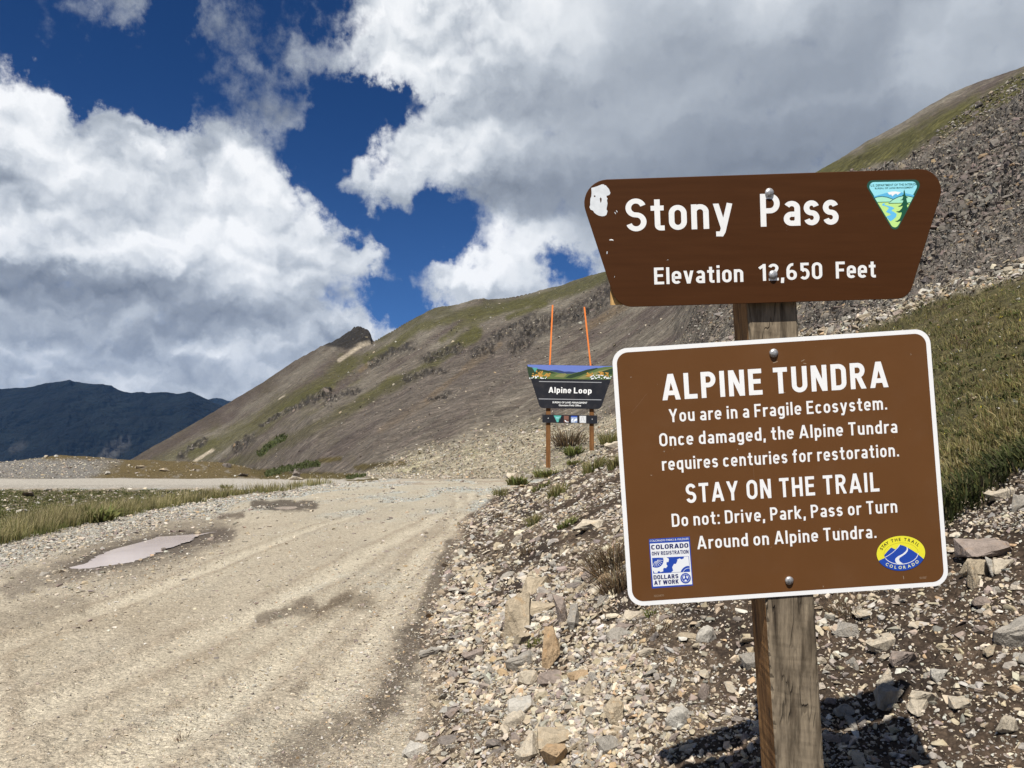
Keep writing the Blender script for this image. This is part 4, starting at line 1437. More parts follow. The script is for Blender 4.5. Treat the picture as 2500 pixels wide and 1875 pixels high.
def blades(P, h, w, lean, yaw, c0, c1, r):
    """Arrays for n bent blades: root P, height h, width w, sideways bend lean, colours root and tip."""
    n = len(P)
    face = r.uniform(-0.9, 0.9, n)                    # mostly broadside to the road
    side = np.stack([np.cos(face), np.sin(face), np.zeros(n)], -1) * w[:, None] / 2
    d = np.stack([np.cos(yaw), np.sin(yaw), np.zeros(n)], -1)
    up = np.array([0, 0, 1.0])
    mid = P + up * (h * 0.55)[:, None] + d * (lean * h * 0.28)[:, None]
    tip = P + up * (h * (1 - 0.25 * np.minimum(lean, 1.6)))[:, None] + d * (lean * h)[:, None]
    V_ = np.stack([P - side, P + side, mid + side * 0.75, mid - side * 0.75, tip], 1)
    o = (np.arange(n) * 5)[:, None]
    Q = np.concatenate([o + np.array([[0, 1, 2, 3]])])
    Tt = np.concatenate([o + np.array([[3, 2, 4]])])
    cm = (c0 + c1) / 2
    Cc = np.stack([c0, c0, cm, cm, c1], 1)
    return V_.reshape(-1, 3), Q, Tt, Cc.reshape(-1, 3)


def grass_obj(name, parts, kind='stuff', label=None, cat=None, group=None):
    vs, qs, ts, cs, off = [], [], [], [], 0
    for V_, Q, Tt, Cc in parts:
        vs.append(V_)
        qs.append(Q + off)
        ts.append(Tt + off)
        cs.append(Cc)
        off += len(V_)
    o = mesh_np(name, np.concatenate(vs), [np.concatenate(qs), np.concatenate(ts)], M_GRASS, False, np.clip(np.concatenate(cs), 0.004, 0.9))
    return tag(o, label, cat, group, kind)


GR_G, GR_D, GR_O, GR_S, GR_R, GR_K = (np.array(c) for c in ((0.100, 0.118, 0.034), (0.050, 0.060, 0.022), (0.175, 0.155, 0.052), (0.40, 0.335, 0.185), (0.19, 0.115, 0.055), (0.055, 0.04, 0.028)))


def mixcols(n, r, cols, p, jit=0.18):
    c = np.array(cols)[r.choice(len(cols), size=n, p=np.array(p) / sum(p))]
    return c * (1 + r.normal(size=(n, 1)) * jit)


def tufts(P0, N0, per, r, hgt, wid, spread, lean, roots, tips, pr, pt):
    n = len(P0)
    P = np.repeat(P0, per, 0)
    m = len(P)
    hs = np.repeat(r.uniform(0.45, 1.3, n), per) * hgt * r.uniform(0.5, 1.15, m)
    a = r.uniform(0, 2 * math.pi, m)
    rad = np.abs(r.normal(size=m)) * spread
    Q = P + np.stack([np.cos(a) * rad, np.sin(a) * rad, np.full(m, -0.02)], -1)
    ln = np.abs(r.normal(size=m)) * lean
    wd = wid * r.uniform(0.6, 1.4, m)
    tuft_tone = np.repeat(r.normal(size=(n, 1)) * 0.16 + 1, per, 0)
    return blades(Q, hs, wd, ln, a, mixcols(m, r, roots, pr) * tuft_tone, mixcols(m, r, tips, pt) * tuft_tone, r)


r = np.random.default_rng(41)
# tall straw-headed grass along the left edge of the road
strip_d = sstep(ql, 0.1, 0.45) * (1 - sstep(ql, 1.0, 2.0)) * (YY > 11) * (YY < 48) * ~HILL * (0.25 + 0.75 * sstep(fbm(XX * 0.5, YY * 0.35, 3), -0.12, 0.12))
P, N, px, py = scatter(strip_d, 400, r)
big = (P[:, 1] < 26)
A_ = tufts(P[big], N[big], 34, r, 0.52, 0.010, 0.11, 0.34, (GR_G, GR_D, GR_O), (GR_S, GR_O, GR_G), (3, 1.5, 3), (7, 2, 0.7))
B_ = tufts(P[~big], N[~big], 16, r, 0.50, 0.022, 0.16, 0.30, (GR_G, GR_D, GR_O), (GR_S, GR_O, GR_G), (3, 1.5, 3), (7, 2, 0.7))
P2_, N2_, _, _ = scatter(strip_d * (YY < 24), 260, r)
C_ = tufts(P2_, N2_, 22, r, 0.22, 0.011, 0.12, 0.5, (GR_D, GR_G), (GR_G, GR_O, GR_G), (2, 3), (4, 2, 2))
grass_obj('grass', [A_, B_, C_])
# short sedge and moss clumps over the tundra field
P, N, px, py = scatter(left_field * (0.2 + sstep(nB, -0.05, 0.2)), 2600, r)
A_ = tufts(P, N, 9, r, 0.10, 0.035, 0.14, 0.8, (GR_D, GR_G), (GR_O, GR_G, GR_D, GR_S), (2, 2), (3, 3, 2, 0.6))
grass_obj('grass', [A_])
# dense alpine turf on the slope right of the sign
gd = SLOPE_G
P, N, px, py = scatter(gd * (0.25 + sstep(nB + 0.5 * pA, -0.25, 0.1)), 3600, r)
A_ = tufts(P, N, 9, r, 0.070, 0.0065, 0.05, 1.0, (GR_D, GR_G, GR_O), (GR_O, GR_G, GR_S, GR_R), (3, 2, 2), (4, 2.2, 3.2, 3.0))
P, N, px, py = scatter(gd * (0.05 + sstep(nB + 0.3 * pA, 0.0, 0.25)), 700, r)
B_ = tufts(P, N, 14, r, 0.12, 0.006, 0.05, 0.8, (GR_G, GR_O), (GR_S, GR_O, GR_R), (1, 3), (4, 3, 2))
P, N, px, py = scatter(gd * (0.2 + sstep(nB + 0.5 * pA, -0.25, 0.1)), 1700, r)
C_ = tufts(P, N, 8, r, 0.05, 0.016, 0.05, 0.7, (GR_D, GR_K), (GR_R, GR_O, GR_D, GR_G), (3, 1), (2, 2, 3, 2))
P, N, px, py = scatter(gd * (1 - sstep(np.abs(PYg - bot_e + 18), 10, 40)), 420, r)
D_ = tufts(P, N, 16, r, 0.10, 0.012, 0.07, 1.3, (GR_D, GR_K), (GR_D, GR_G), (3, 1), (3, 2))
P, N, px, py = scatter(gd, 130, r)
E_ = tufts(P, N, 5, r, 0.05, 0.022, 0.012, 0.5, (GR_G,), (np.array((0.62, 0.50, 0.06)), np.array((0.7, 0.68, 0.6))), (1,), (2, 1))
P, N, px, py = scatter(gd * sstep(pA, 0.05, 0.3), 500, r)
F_ = tufts(P, N, 8, r, 0.04, 0.028, 0.05, 1.2, (GR_D, GR_G), (GR_G * 1.5, GR_G, GR_R * 1.3), (1, 1), (3, 2, 1.5))
grass_obj('grass', [A_, B_, C_, D_, E_, F_])
# dark willow scrub in the gullies of the hill
wl = np.zeros_like(XX)
for pts, w in (([(632, 1112), (660, 1090), (690, 1073)], 9), ([(650, 1160), (700, 1148), (740, 1142), (775, 1136)], 8), ([(845, 1168), (890, 1164)], 3)):
    wl = np.maximum(wl, 1 - sstep(line_dist(PXg, PYg, pts) + 5 * pB, w * 0.4, w))
P, N, px, py = scatter(wl * (YY > 52), 900, r)
sc_ = P[:, 1] / F
V_, Q_, T_, C_ = blades(P, r.uniform(4, 9, 900) * sc_, r.uniform(3, 6, 900) * sc_, np.abs(r.normal(size=900)) * 0.4, r.uniform(0, 6.28, 900), mixcols(900, r, (GR_D * 1.2,), (1,)), mixcols(900, r, (GR_D * 1.5, GR_G * 0.8), (2, 1)), r)
grass_obj('willow_scrub', [(V_, Q_, T_, C_)])

# single plants one can point to: px, py, height px, spread px, blades, kind, label
def plant(px, py, hp, sp, n, kind, label):
    p = hit(px, py)
    m = p.y / F
    rr = np.random.default_rng(int(px * 7 + py))
    P = np.tile(np.array(p), (n, 1))
    a = rr.uniform(0, 6.28, n)
    rad = np.sqrt(rr.random(n)) * sp * m * 0.5
    P[:, 0] += np.cos(a) * rad
    P[:, 1] += np.sin(a) * rad
    P[:, 2] += np.array([near_z(np.array([x]), np.array([y]))[0] for x, y in P[:, :2]]) - near_z(np.array([p.x]), np.array([p.y]))[0] - 0.01
    if kind == 'green':
        c0, c1 = mixcols(n, rr, (GR_G, GR_O * 0.7), (1, 1)), mixcols(n, rr, (GR_G * 1.4, GR_O * 1.1), (2, 1))
        w, ln, hh = 0.13, 1.2, rr.uniform(0.2, 0.85, n)
    elif kind == 'dry':
        c0, c1 = mixcols(n, rr, (GR_K, GR_R * 0.6), (2, 1)), mixcols(n, rr, (GR_S * 0.65, GR_R, GR_K * 1.5), (2, 2, 2))
        w, ln, hh = 0.03, 1.5, rr.uniform(0.4, 1.1, n)
    else:
        c0, c1 = mixcols(n, rr, (GR_G, GR_O * 0.8), (1, 1)), mixcols(n, rr, (GR_S * 0.8, GR_O * 1.2, GR_G * 1.3), (3, 2, 1))
        w, ln, hh = 0.05, 0.95, rr.uniform(0.5, 1.1, n)
    parts = [blades(P, hp * m * hh, np.full(n, max(hp * m * w, 1.3 * m)), np.abs(rr.normal(size=n)) * ln, a + rr.normal(size=n) * 0.4, c0, c1, rr)]
    grass_obj('plant' if kind == 'green' else 'grass_tuft', parts, None, label, 'plant' if kind == 'green' else 'grass tuft')


PLANTS = [
    (1262, 1184, 34, 44, 160, 'green', 'bright green bushy plant at the left end of the mound by the road'),
    (1335, 1165, 30, 60, 170, 'green', 'spreading green plant below the left post of the black sign'),
    (1322, 1192, 22, 40, 90, 'green', 'low green plant trailing down the mound under the black sign'),
    (1402, 1112, 38, 40, 150, 'green', 'green plant between the two posts of the black sign'),
    (1400, 1135, 22, 30, 80, 'green', 'small green plant under the one between the sign posts'),
    (1360, 1212, 40, 40, 160, 'sedge', 'grey green grass tuft halfway down the mound'),
    (1384, 1282, 26, 44, 110, 'green', 'dark green leafy plant on the middle of the bank'),
    (1303, 1280, 34, 26, 90, 'sedge', 'thin grey tuft above the dark earth on the bank'),
    (1450, 1150, 42, 50, 170, 'sedge', 'olive tuft beside the right post of the black sign'),
    (1490, 1085, 40, 50, 150, 'sedge', 'olive tuft right of the black sign, near the edge of the brown sign'),
    (1505, 1140, 40, 40, 140, 'sedge', 'olive tuft touching the left edge of the brown sign'),
    (1390, 1090, 60, 70, 200, 'dry', 'pale wispy dry tuft behind the left post of the black sign'),
    (1220, 1210, 26, 30, 90, 'sedge', 'small tuft at the road edge left of the mound'),
    (1500, 1385, 80, 100, 320, 'dry', 'overhanging grass tuft left of the lower half of the brown sign'),
    (1515, 1440, 70, 70, 280, 'dry', 'dark dead root mat hanging under the overhanging tuft'),
    (1290, 1350, 24, 40, 80, 'dry', 'dark dead tuft on the bank above the long slab'),
    (1410, 1500, 22, 34, 70, 'dry', 'brown dead tuft beside the leaning pair of rocks'),
    (1300, 1575, 26, 34, 80, 'green', 'small green plant growing among the rubble rocks'),
    (1590, 1500, 26, 24, 50, 'green', 'tiny green sprout under the lower edge of the brown sign'),
    (1605, 1540, 34, 60, 90, 'dry', 'straw coloured tuft on dark soil left of the signpost'),
    (2070, 1492, 46, 90, 170, 'dry', 'dark dead tuft under the lower edge of the sign right of the post'),
    (1215, 1265, 18, 24, 60, 'dry', 'small brown tuft where the bank meets the road'),
    (450, 1805, 30, 40, 26, 'dry', 'dry uprooted grass lying on the dirt road'),
    (232, 1274, 60, 70, 170, 'green', 'green grass clump among the straw at the left roadside'),
    (172, 1205, 16, 22, 60, 'green', 'dark green shrub in the tundra by the second road'),
    (555, 1192, 18, 26, 60, 'green', 'dark green shrub at the end of the tundra field'),
]
for a in PLANTS:
    plant(*a)

# ------------------------------------------------------------------ drawing kit for boards
CAM_M = Matrix.Translation((0, 0, EYE)) @ Matrix.Rotation(math.pi / 2 + PITCH, 4, 'X')
SIGN_D = 2.2


class Plane:
    """A board plane: turns photograph pixels into points on it, lifted by a height off its face."""
    def __init__(self, fn, base):
        self.fn, self.base = fn, base

    def __call__(self, px, py, lift=0.0):
        return self.fn(px, py, lift) - self.base


def near_fn(px, py, lift):
    d = SIGN_D - lift
    return CAM_M @ Vector(((px - 1250) / F * d, (937.5 - py) / F * d, -d))


FAR_Y = 21.8


def far_fn(px, py, lift):
    return at_depth(px, py, FAR_Y - lift)


class Draw:
    """Collects flat shapes, then builds one mesh with a slot per colour."""
    def __init__(self, plane, lift, step=0.000025):
        self.pl, self.lift, self.step = plane, lift, step
        self.v, self.f, self.m, self.mats = [], [], [], []
        self.layer = 0

    def _mi(self, mat):
        if mat not in self.mats:
            self.mats.append(mat)
        return self.mats.index(mat)

    def poly(self, pts, mat, up=True):
        if up:
            self.layer += 1
        z = self.lift + self.step * self.layer
        from mathutils.geometry import tessellate_polygon
        flat_ = [Vector((x, -y, 0)) for x, y in pts]
        tris = tessellate_polygon([flat_])
        o = len(self.v)
        self.v += [self.pl(x, y, z) for x, y in pts]
        mi = self._mi(mat)
        for t in tris:
            a, b, c = (flat_[k] for k in t)
            t = list(t)
            if (b - a).cross(c - a).z < 0:
                t = t[::-1]
            self.f.append([o + k for k in t])
            self.m.append(mi)

    def ribbon(self, pts, w, mat, closed=False, up=True):
        if up:
            self.layer += 1
        z = self.lift + self.step * self.layer
        L, R = offsets(pts, w / 2, closed)
        o = len(self.v)
        n = len(pts)
        self.v += [self.pl(x, y, z) for x, y in L] + [self.pl(x, y, z) for x, y in R]
        mi = self._mi(mat)
        for k in range(n if closed else n - 1):
            k2 = (k + 1) % n
            self.f.append([o + k, o + k2, o + n + k2, o + n + k])
            self.m.append(mi)

    def build(self, name, parent):
        me = bpy.data.meshes.new(name)
        me.from_pydata([tuple(v) for v in self.v], [], self.f)
        for m in self.mats:
            me.materials.append(m)
        me.polygons.foreach_set('material_index', self.m)
        me.update()
        bm = bmesh.new()
        bm.from_mesh(me)
        out = (self.pl(1250, 900, 0.01) - self.pl(1250, 900, 0))
        for f_ in bm.faces:
            if f_.normal.dot(out) < 0:
                f_.normal_flip()
        bm.to_mesh(me)
        bm.free()
        o = bpy.data.objects.new(name, me)
        C.objects.link(o)
        o.parent = parent
        return o


def offsets(pts, h, closed=False):
    n = len(pts)
    L, R = [], []
    for k in range(n):
        p = Vector(pts[k])
        a = Vector(pts[k - 1]) if (k > 0 or closed) else None
        b = Vector(pts[(k + 1) % n]) if (k < n - 1 or closed) else None
        d1 = (p - a).normalized() if a is not None and (p - a).length > 1e-9 else None
        d2 = (b - p).normalized() if b is not None and (b - p).length > 1e-9 else None
        if d1 is None:
            d1 = d2
        if d2 is None:
            d2 = d1
        n1 = Vector((-d1.y, d1.x))
        n2 = Vector((-d2.y, d2.x))
        m = (n1 + n2)
        m = n1 if m.length < 1e-6 else m.normalized()
        k_ = min(1.0 / max(m.dot(n1), 0.35), 2.2)
        L.append(tuple(p + m * h * k_))
        R.append(tuple(p - m * h * k_))
    return L, R


def arc(cx, cy, rx, ry, a0, a1, n=14):
    return [(cx + rx * math.cos(math.radians(a0 + (a1 - a0) * k / n)), cy + ry * math.sin(math.radians(a0 + (a1 - a0) * k / n))) for k in range(n + 1)]


# --- a stroke alphabet in the manner of road-sign lettering: cap height 1
def glyph(ch, h, X):
    """(advance width, strokes); each stroke is ('l', points), ('o', points) closed or ('d', x0, y0, x1, y1) with level ends."""
    D = -0.24

    def ring(w, y0, y1):
        r = w / 2 - h
        ry = min(r * 1.12, (y1 - y0) / 2 - h)
        return ('o', arc(w / 2, y1 - h - ry, r, ry, 0, 180, 16) + arc(w / 2, y0 + h + ry, r, ry, 180, 360, 16))

    def stem(x, y0, y1):
        return ('l', [(x, y0), (x, y1)])

    def bar(x0, x1, y):
        return ('l', [(x0, y), (x1, y)])

    def ess(w, y0, y1):
        r = w / 2 - h
        q = (y1 - y0 - 2 * h) / 4
        return ('l', arc(w / 2, y1 - h - q, r, q, 18, 255, 22) + arc(w / 2, y0 + h + q, r, q, 75, -162, 22))

    def bowl(w, ya, yb):
        r = (yb - ya) / 2 - h
        return ('l', [(h, yb - h), (w - h - r * 0.85, yb - h)] + arc(w - h - r * 0.85, (ya + yb) / 2, r * 0.85, r, 90, -90, 14) + [(h, ya + h)])
    r5 = 0.25
    if ch == 'A':
        w = 0.66
        return w, [('d', h * 0.95, 0, w / 2 - h * 0.12, 1), ('d', w - h * 0.95, 0, w / 2 + h * 0.12, 1), bar(0.15, w - 0.15, 0.27)]
    if ch == 'D':
        w = 0.56
        r = w / 2 - h
        return w, [stem(h, 0, 1), ('l', [(h, 1 - h), (w - h - r, 1 - h)] + arc(w - h - r, 1 - h - r, r, r, 90, 0, 8) + arc(w - h - r, h + r, r, r, 0, -90, 8) + [(h, h)])]
    if ch == 'E':
        return 0.50, [stem(h, 0, 1), bar(h, 0.49, 1 - h), bar(h, 0.45, 0.52), bar(h, 0.50, h)]
    if ch == 'F':
        return 0.48, [stem(h, 0, 1), bar(h, 0.48, 1 - h), bar(h, 0.43, 0.50)]
    if ch == 'H':
        return 0.57, [stem(h, 0, 1), stem(0.57 - h, 0, 1), bar(h, 0.57 - h, 0.51)]
    if ch == 'I':
        return 2 * h, [stem(h, 0, 1)]
    if ch == 'L':
        return 0.48, [stem(h, 0, 1), bar(h, 0.48, h)]
    if ch == 'N':
        w = 0.58
        return w, [stem(h, 0, 1), stem(w - h, 0, 1), ('d', h * 1.1, 1, w - h * 1.1, 0)]
    if ch == 'O':
        return 0.58, [ring(0.58, 0, 1)]
    if ch == 'P':
        return 0.54, [stem(h, 0, 1), bowl(0.54, 0.40, 1)]
    if ch == 'R':
        return 0.57, [stem(h, 0, 1), bowl(0.54, 0.42, 1), ('d', 0.30, 0.46, 0.57 - h, 0)]
    if ch in 'CG':
        w = 0.56
        r = w / 2 - h
        s = ('l', arc(w / 2, 1 - h - r, r, r, 25, 180, 10) + arc(w / 2, h + r, r, r, 180, 335 if ch == 'C' else 360, 10) + ([] if ch == 'C' else [(w - h, 0.46), (w * 0.55, 0.46)]))
        return w, [s]
    if ch == 'V':
        return 0.62, [('d', h, 1, 0.31 - h * 0.1, 0), ('d', 0.62 - h, 1, 0.31 + h * 0.1, 0)]
    if ch == 'W':
        return 0.86, [('d', h, 1, 0.24, 0), ('d', 0.43, 1, 0.24, 0), ('d', 0.43, 1, 0.62, 0), ('d', 0.86 - h, 1, 0.62, 0)]
    if ch == 'K':
        return 0.56, [stem(h, 0, 1), ('d', h * 1.5, 0.38, 0.54 - h, 1), ('d', 0.24, 0.55, 0.56 - h, 0)]
    if ch == 'S':
        return 0.55, [ess(0.55, 0, 1)]
    if ch == 'T':
        return 0.52, [stem(0.26, 0, 1), bar(0, 0.52, 1 - h)]
    if ch == 'U':
        w = 0.57
        r = w / 2 - h
        return w, [('l', [(h, 1), (h, h + r)] + arc(w / 2, h + r, r, r, 180, 360, 14) + [(w - h, 1)])]
    if ch == 'Y':
        w = 0.62
        return w, [stem(w / 2, 0, 0.46), ('d', w / 2, 0.40, h, 1), ('d', w / 2, 0.40, w - h, 1)]
    if ch == 'o':
        return 0.48, [ring(0.48, 0, X)]
    if ch == 'c':
        w = 0.46
        r = w / 2 - h
        return w * 0.97, [('l', arc(w / 2, X - h - r, r, r, 28, 180, 10) + arc(w / 2, h + r, r, r, 180, 332, 10))]
    if ch == 'e':
        w = 0.48
        r = w / 2 - h
        return w, [('l', [(h, X * 0.49), (w - h, X * 0.49)] + arc(w / 2, X - h - r, r, r, 0, 180, 14) + arc(w / 2, h + r, r, r, 180, 325, 12))]
    if ch == 'a':
        w = 0.46
        r = w / 2 - h
        rb = X * 0.57 / 2 - h
        return w, [('l', arc(w / 2, X - h - r * 0.95, r, r * 0.95, 150, 0, 12) + [(w - h, 0)]),
                   ('l', [(w - h, X * 0.57 - h), (h + rb, X * 0.57 - h)] + arc(h + rb, h + rb, rb, rb, 90, 270, 12) + [(w - h * 1.6, h), (w - h, h * 2.2)])]
    if ch == 's':
        return 0.43, [ess(0.43, 0, X)]
    if ch in 'dqg':
        w = 0.48
        r = w / 2 - h
        s = [ring(w, 0, X)]
        if ch == 'd':
            s.append(stem(w - h, 0, 1))
        elif ch == 'q':
            s.append(stem(w - h, D, X))
        else:
            s.append(('l', [(w - h, X), (w - h, D + h + r * 0.7)] + arc(w / 2, D + h + r * 0.7, r, r * 0.7, 0, -150, 12)))
        return w, s
    if ch == 'p':
        return 0.48, [ring(0.48, 0, X), stem(h, D, X)]
    if ch in 'nh':
        w = 0.47
        r = w / 2 - h
        return w, [stem(h, 0, X if ch == 'n' else 1), ('l', [(w - h, 0), (w - h, X - h - r)] + arc(w / 2, X - h - r, r, r, 0, 165, 14))]
    if ch == 'm':
        w = 0.74
        r = (w - 2 * h) / 4
        s = [stem(h, 0, X)]
        for k in (0, 1):
            x1 = h + 2 * r * (k + 1)
            s.append(('l', [(x1, 0), (x1, X - h - r)] + arc(x1 - r, X - h - r, r, r, 0, 165, 12)))
        return w, s
    if ch == 'u':
        w = 0.47
        r = w / 2 - h
        return w, [stem(w - h, 0, X), ('l', [(h, X), (h, h + r)] + arc(w / 2, h + r, r, r, 180, 345, 14))]
    if ch == 'r':
        r = 0.19
        return 0.33, [stem(h, 0, X), ('l', arc(h + r, X - h - r, r, r, 175, 62, 10))]
    if ch == 'i':
        return 2 * h, [stem(h, 0, X), stem(h, X + 0.11, X + 0.11 + 2 * h)]
    if ch == 'l':
        return 2 * h, [stem(h, 0, 1)]
    if ch == 't':
        return 0.36, [('l', [(0.10 + h, 1 - 0.05), (0.10 + h, h + 0.09)] + arc(0.10 + h + 0.09, h + 0.09, 0.09, 0.09, 180, 270, 6) + [(0.36, h)]), bar(0, 0.35, X - h)]
    if ch == 'f':
        return 0.35, [('l', [(0.09 + h, 0), (0.09 + h, 1 - h - 0.10)] + arc(0.19 + h, 1 - h - 0.10, 0.10, 0.10, 180, 90, 6) + [(0.35, 1 - h)]), bar(0, 0.33, X - h)]
    if ch == 'k':
        return 0.50, [stem(h, 0, 1), ('d', h * 1.4, X * 0.38, 0.48 - h, X), ('d', 0.20, X * 0.50, 0.50 - h, 0)]
    if ch == 'v':
        w = 0.50
        return w, [('d', h, X, w / 2 - h * 0.1, 0), ('d', w - h, X, w / 2 + h * 0.1, 0)]
    if ch == 'y':
        w = 0.52
        return w, [('d', h, X, w / 2 + h * 0.1, 0), ('l', [(w - h, X), (w / 2 - 0.02, -0.10), (w / 2 - 0.06, -0.17), (w / 2 - 0.13, D + h), (0.06, D + h)])]
    if ch == '0':
        return 0.52, [ring(0.52, 0, 1)]
    if ch == '1':
        return 0.36, [stem(0.36 - h, 0, 1), ('l', [(0.36 - h, 1 - h * 0.9), (0.03, 0.74)])]
    if ch == '2':
        w = 0.52
        r = w / 2 - h
        return w, [('l', arc(w / 2, 1 - h - r, r, r, 160, -28, 16) + [(h * 1.4, h)]), bar(h * 0.3, w, h)]
    if ch == '5':
        w = 0.52
        r = w / 2 - h
        return w, [bar(0.07, w - 0.03, 1 - h), ('l', [(0.07 + h, 1), (0.07 + h, 0.54)]), ('l', [(0.07 + h, 0.58 - h), (w / 2, 0.60)] + arc(w / 2, 0.60 - 0.30 + h * 0.5, r, 0.30 - h * 0.5, 80, -140, 18))]
    if ch == '6':
        w = 0.52
        r = w / 2 - h
        return w, [ring(w, 0, 0.60), ('l', [(h, 0.30), (h, 0.56)] + arc(w / 2 + 0.06, 0.56, r + 0.06, 0.44 - h, 180, 82, 12))]
    if ch == '.':
        return 2 * h, [stem(h, 0, 2 * h)]
    if ch == ':':
        return 2 * h, [stem(h, 0, 2 * h), stem(h, X - 2 * h, X)]
    if ch == ',':
        return 2 * h, [('d', h, 2 * h, h * 0.7, -0.16)]
    return 0.30, []


def write(dr, text, p0, p1, cap, mat, h=0.08, X=0.73, gap=0.13, space=0.34, tight=None):
    """Letters from baseline start p0 to baseline end p1 (pixels), cap height in pixels."""
    items, x = [], 0.0
    for ch in text:
        if ch == ' ':
            x += space - gap
            continue
        w, st = glyph(ch, h, X)
        items.append((x, st))
        x += w + gap
    total = x - gap
    ax = (Vector(p1) - Vector(p0))
    sx = ax.length / total
    ux = ax.normalized()
    uy = Vector((ux.y, -ux.x))

    def T_(q):
        return tuple(Vector(p0) + ux * q[0] * sx + uy * q[1] * cap)
    base_layer = dr.layer
    for x0, st in items:
        for k, s in enumerate(st):
            dr.layer = base_layer + k
            if s[0] == 'd':
                _, xa, ya, xb, yb = s
                dy, dx = abs(yb - ya), (xb - xa)
                hx = h * math.hypot(dx, dy) / max(dy, 1e-6)
                dr.poly([T_((x0 + xa - hx, ya)), T_((x0 + xa + hx, ya)), T_((x0 + xb + hx, yb)), T_((x0 + xb - hx, yb))], mat, True)
            else:
                closed = s[0] == 'o'
                L, R = offsets([(a + x0, b) for a, b in s[1]], h, closed)
                dr.layer += 1
                z = dr.lift + dr.step * dr.layer
                o = len(dr.v)
                n = len(L)
                dr.v += [dr.pl(*T_(q), z) for q in L] + [dr.pl(*T_(q), z) for q in R]
                mi = dr._mi(mat)
                for k2 in range(n if closed else n - 1):
                    k3 = (k2 + 1) % n
                    dr.f.append([o + k2, o + k3, o + n + k3, o + n + k2])
                    dr.m.append(mi)
    dr.layer = base_layer


def small_text(dr, text, p0, p1, cap, mat, fat=0.012, rot=None, centre=False):
    """Fine print with the built-in font, fitted from p0 to p1."""
    cu = bpy.data.curves.new('t', 'FONT')
    cu.body = text
    cu.offset = fat
    cu.resolution_u = 3
    ob = bpy.data.objects.new('t', cu)
    C.objects.link(ob)
    dg = bpy.context.evaluated_depsgraph_get()
    me = bpy.data.meshes.new_from_object(ob.evaluated_get(dg))
    V_ = [v.co.copy() for v in me.vertices]
    Fc = [list(p.vertices) for p in me.polygons]
    bpy.data.objects.remove(ob)
    bpy.data.curves.remove(cu)
    bpy.data.meshes.remove(me)
    if not V_:
        return
    x0, x1 = min(v.x for v in V_), max(v.x for v in V_)
    capu = 0.70
    if rot is not None:                        # one letter turned about its middle
        ux = Vector((math.cos(rot), math.sin(rot)))
        uy = Vector((ux.y, -ux.x))
        s = cap / capu
        org = Vector(p0) - ux * (x0 + x1) / 2 * s - uy * cap / 2
        T_ = lambda v: org + ux * v.x * s + uy * v.y * s
    else:
        ax = Vector(p1) - Vector(p0)
        sx = ax.length / (x1 - x0)
        ux = ax.normalized()
        uy = Vector((ux.y, -ux.x))
        T_ = lambda v: Vector(p0) + ux * (v.x - x0) * sx + uy * v.y * cap / capu
    z = dr.lift + dr.step * (dr.layer + 1)
    o = len(dr.v)
    dr.v += [dr.pl(*T_(v), z) for v in V_]
    mi = dr._mi(mat)
    for f_ in Fc:
        dr.f.append([o + k for k in f_])
        dr.m.append(mi)


def rounded(corners, radii, n=8):
    out = []
    m = len(corners)
    for k in range(m):
        p = Vector(corners[k])
        a = (Vector(corners[k - 1]) - p).normalized()
        b = (Vector(corners[(k + 1) % m]) - p).normalized()
        r = radii[k] if hasattr(radii, '__len__') else radii
        ang = a.angle(b)
        d = r / math.tan(ang / 2)
        c = p + (a + b).normalized() * (r / math.sin(ang / 2))
        s = p + a * d - c
        e = p + b * d - c
        a0, a1 = math.atan2(s.y, s.x), math.atan2(e.y, e.x)
        while a1 - a0 > math.pi:
            a1 -= 2 * math.pi
        while a1 - a0 < -math.pi:
            a1 += 2 * math.pi
        for i in range(n + 1):
            t = a0 + (a1 - a0) * i / n
            out.append((c.x + r * math.cos(t), c.y + r * math.sin(t)))
    return out


def slab(name, plane, outline, front, back, mats, parent, bevel=0.0):
    """A board of real thickness; mats = (face, edge)."""
    n = len(outline)
    V_ = [plane(x, y, front) for x, y in outline] + [plane(x, y, back) for x, y in outline]
    me = bpy.data.meshes.new(name)
    fc = [list(range(n)), list(range(2 * n - 1, n - 1, -1))] + [[k, k + n, (k + 1) % n + n, (k + 1) % n] for k in range(n)]
    me.from_pydata([tuple(v) for v in V_], [], fc)
    for m in mats:
        me.materials.append(m)
    me.polygons.foreach_set('material_index', [0, 1] + [1] * n)
    me.update()
    bm = bmesh.new()
    bm.from_mesh(me)
    bmesh.ops.recalc_face_normals(bm, faces=bm.faces[:])
    if bevel:
        ed = [e for e in bm.edges if any(f_.calc_area() > 0 and len(f_.verts) == n for f_ in e.link_faces) and len(e.link_faces) == 2]
        bmesh.ops.bevel(bm, geom=ed, offset=bevel, segments=2, affect='EDGES', profile=0.5)
    bm.to_mesh(me)
    bm.free()
    o = bpy.data.objects.new(name, me)
    C.objects.link(o)
    o.parent = parent
    return o


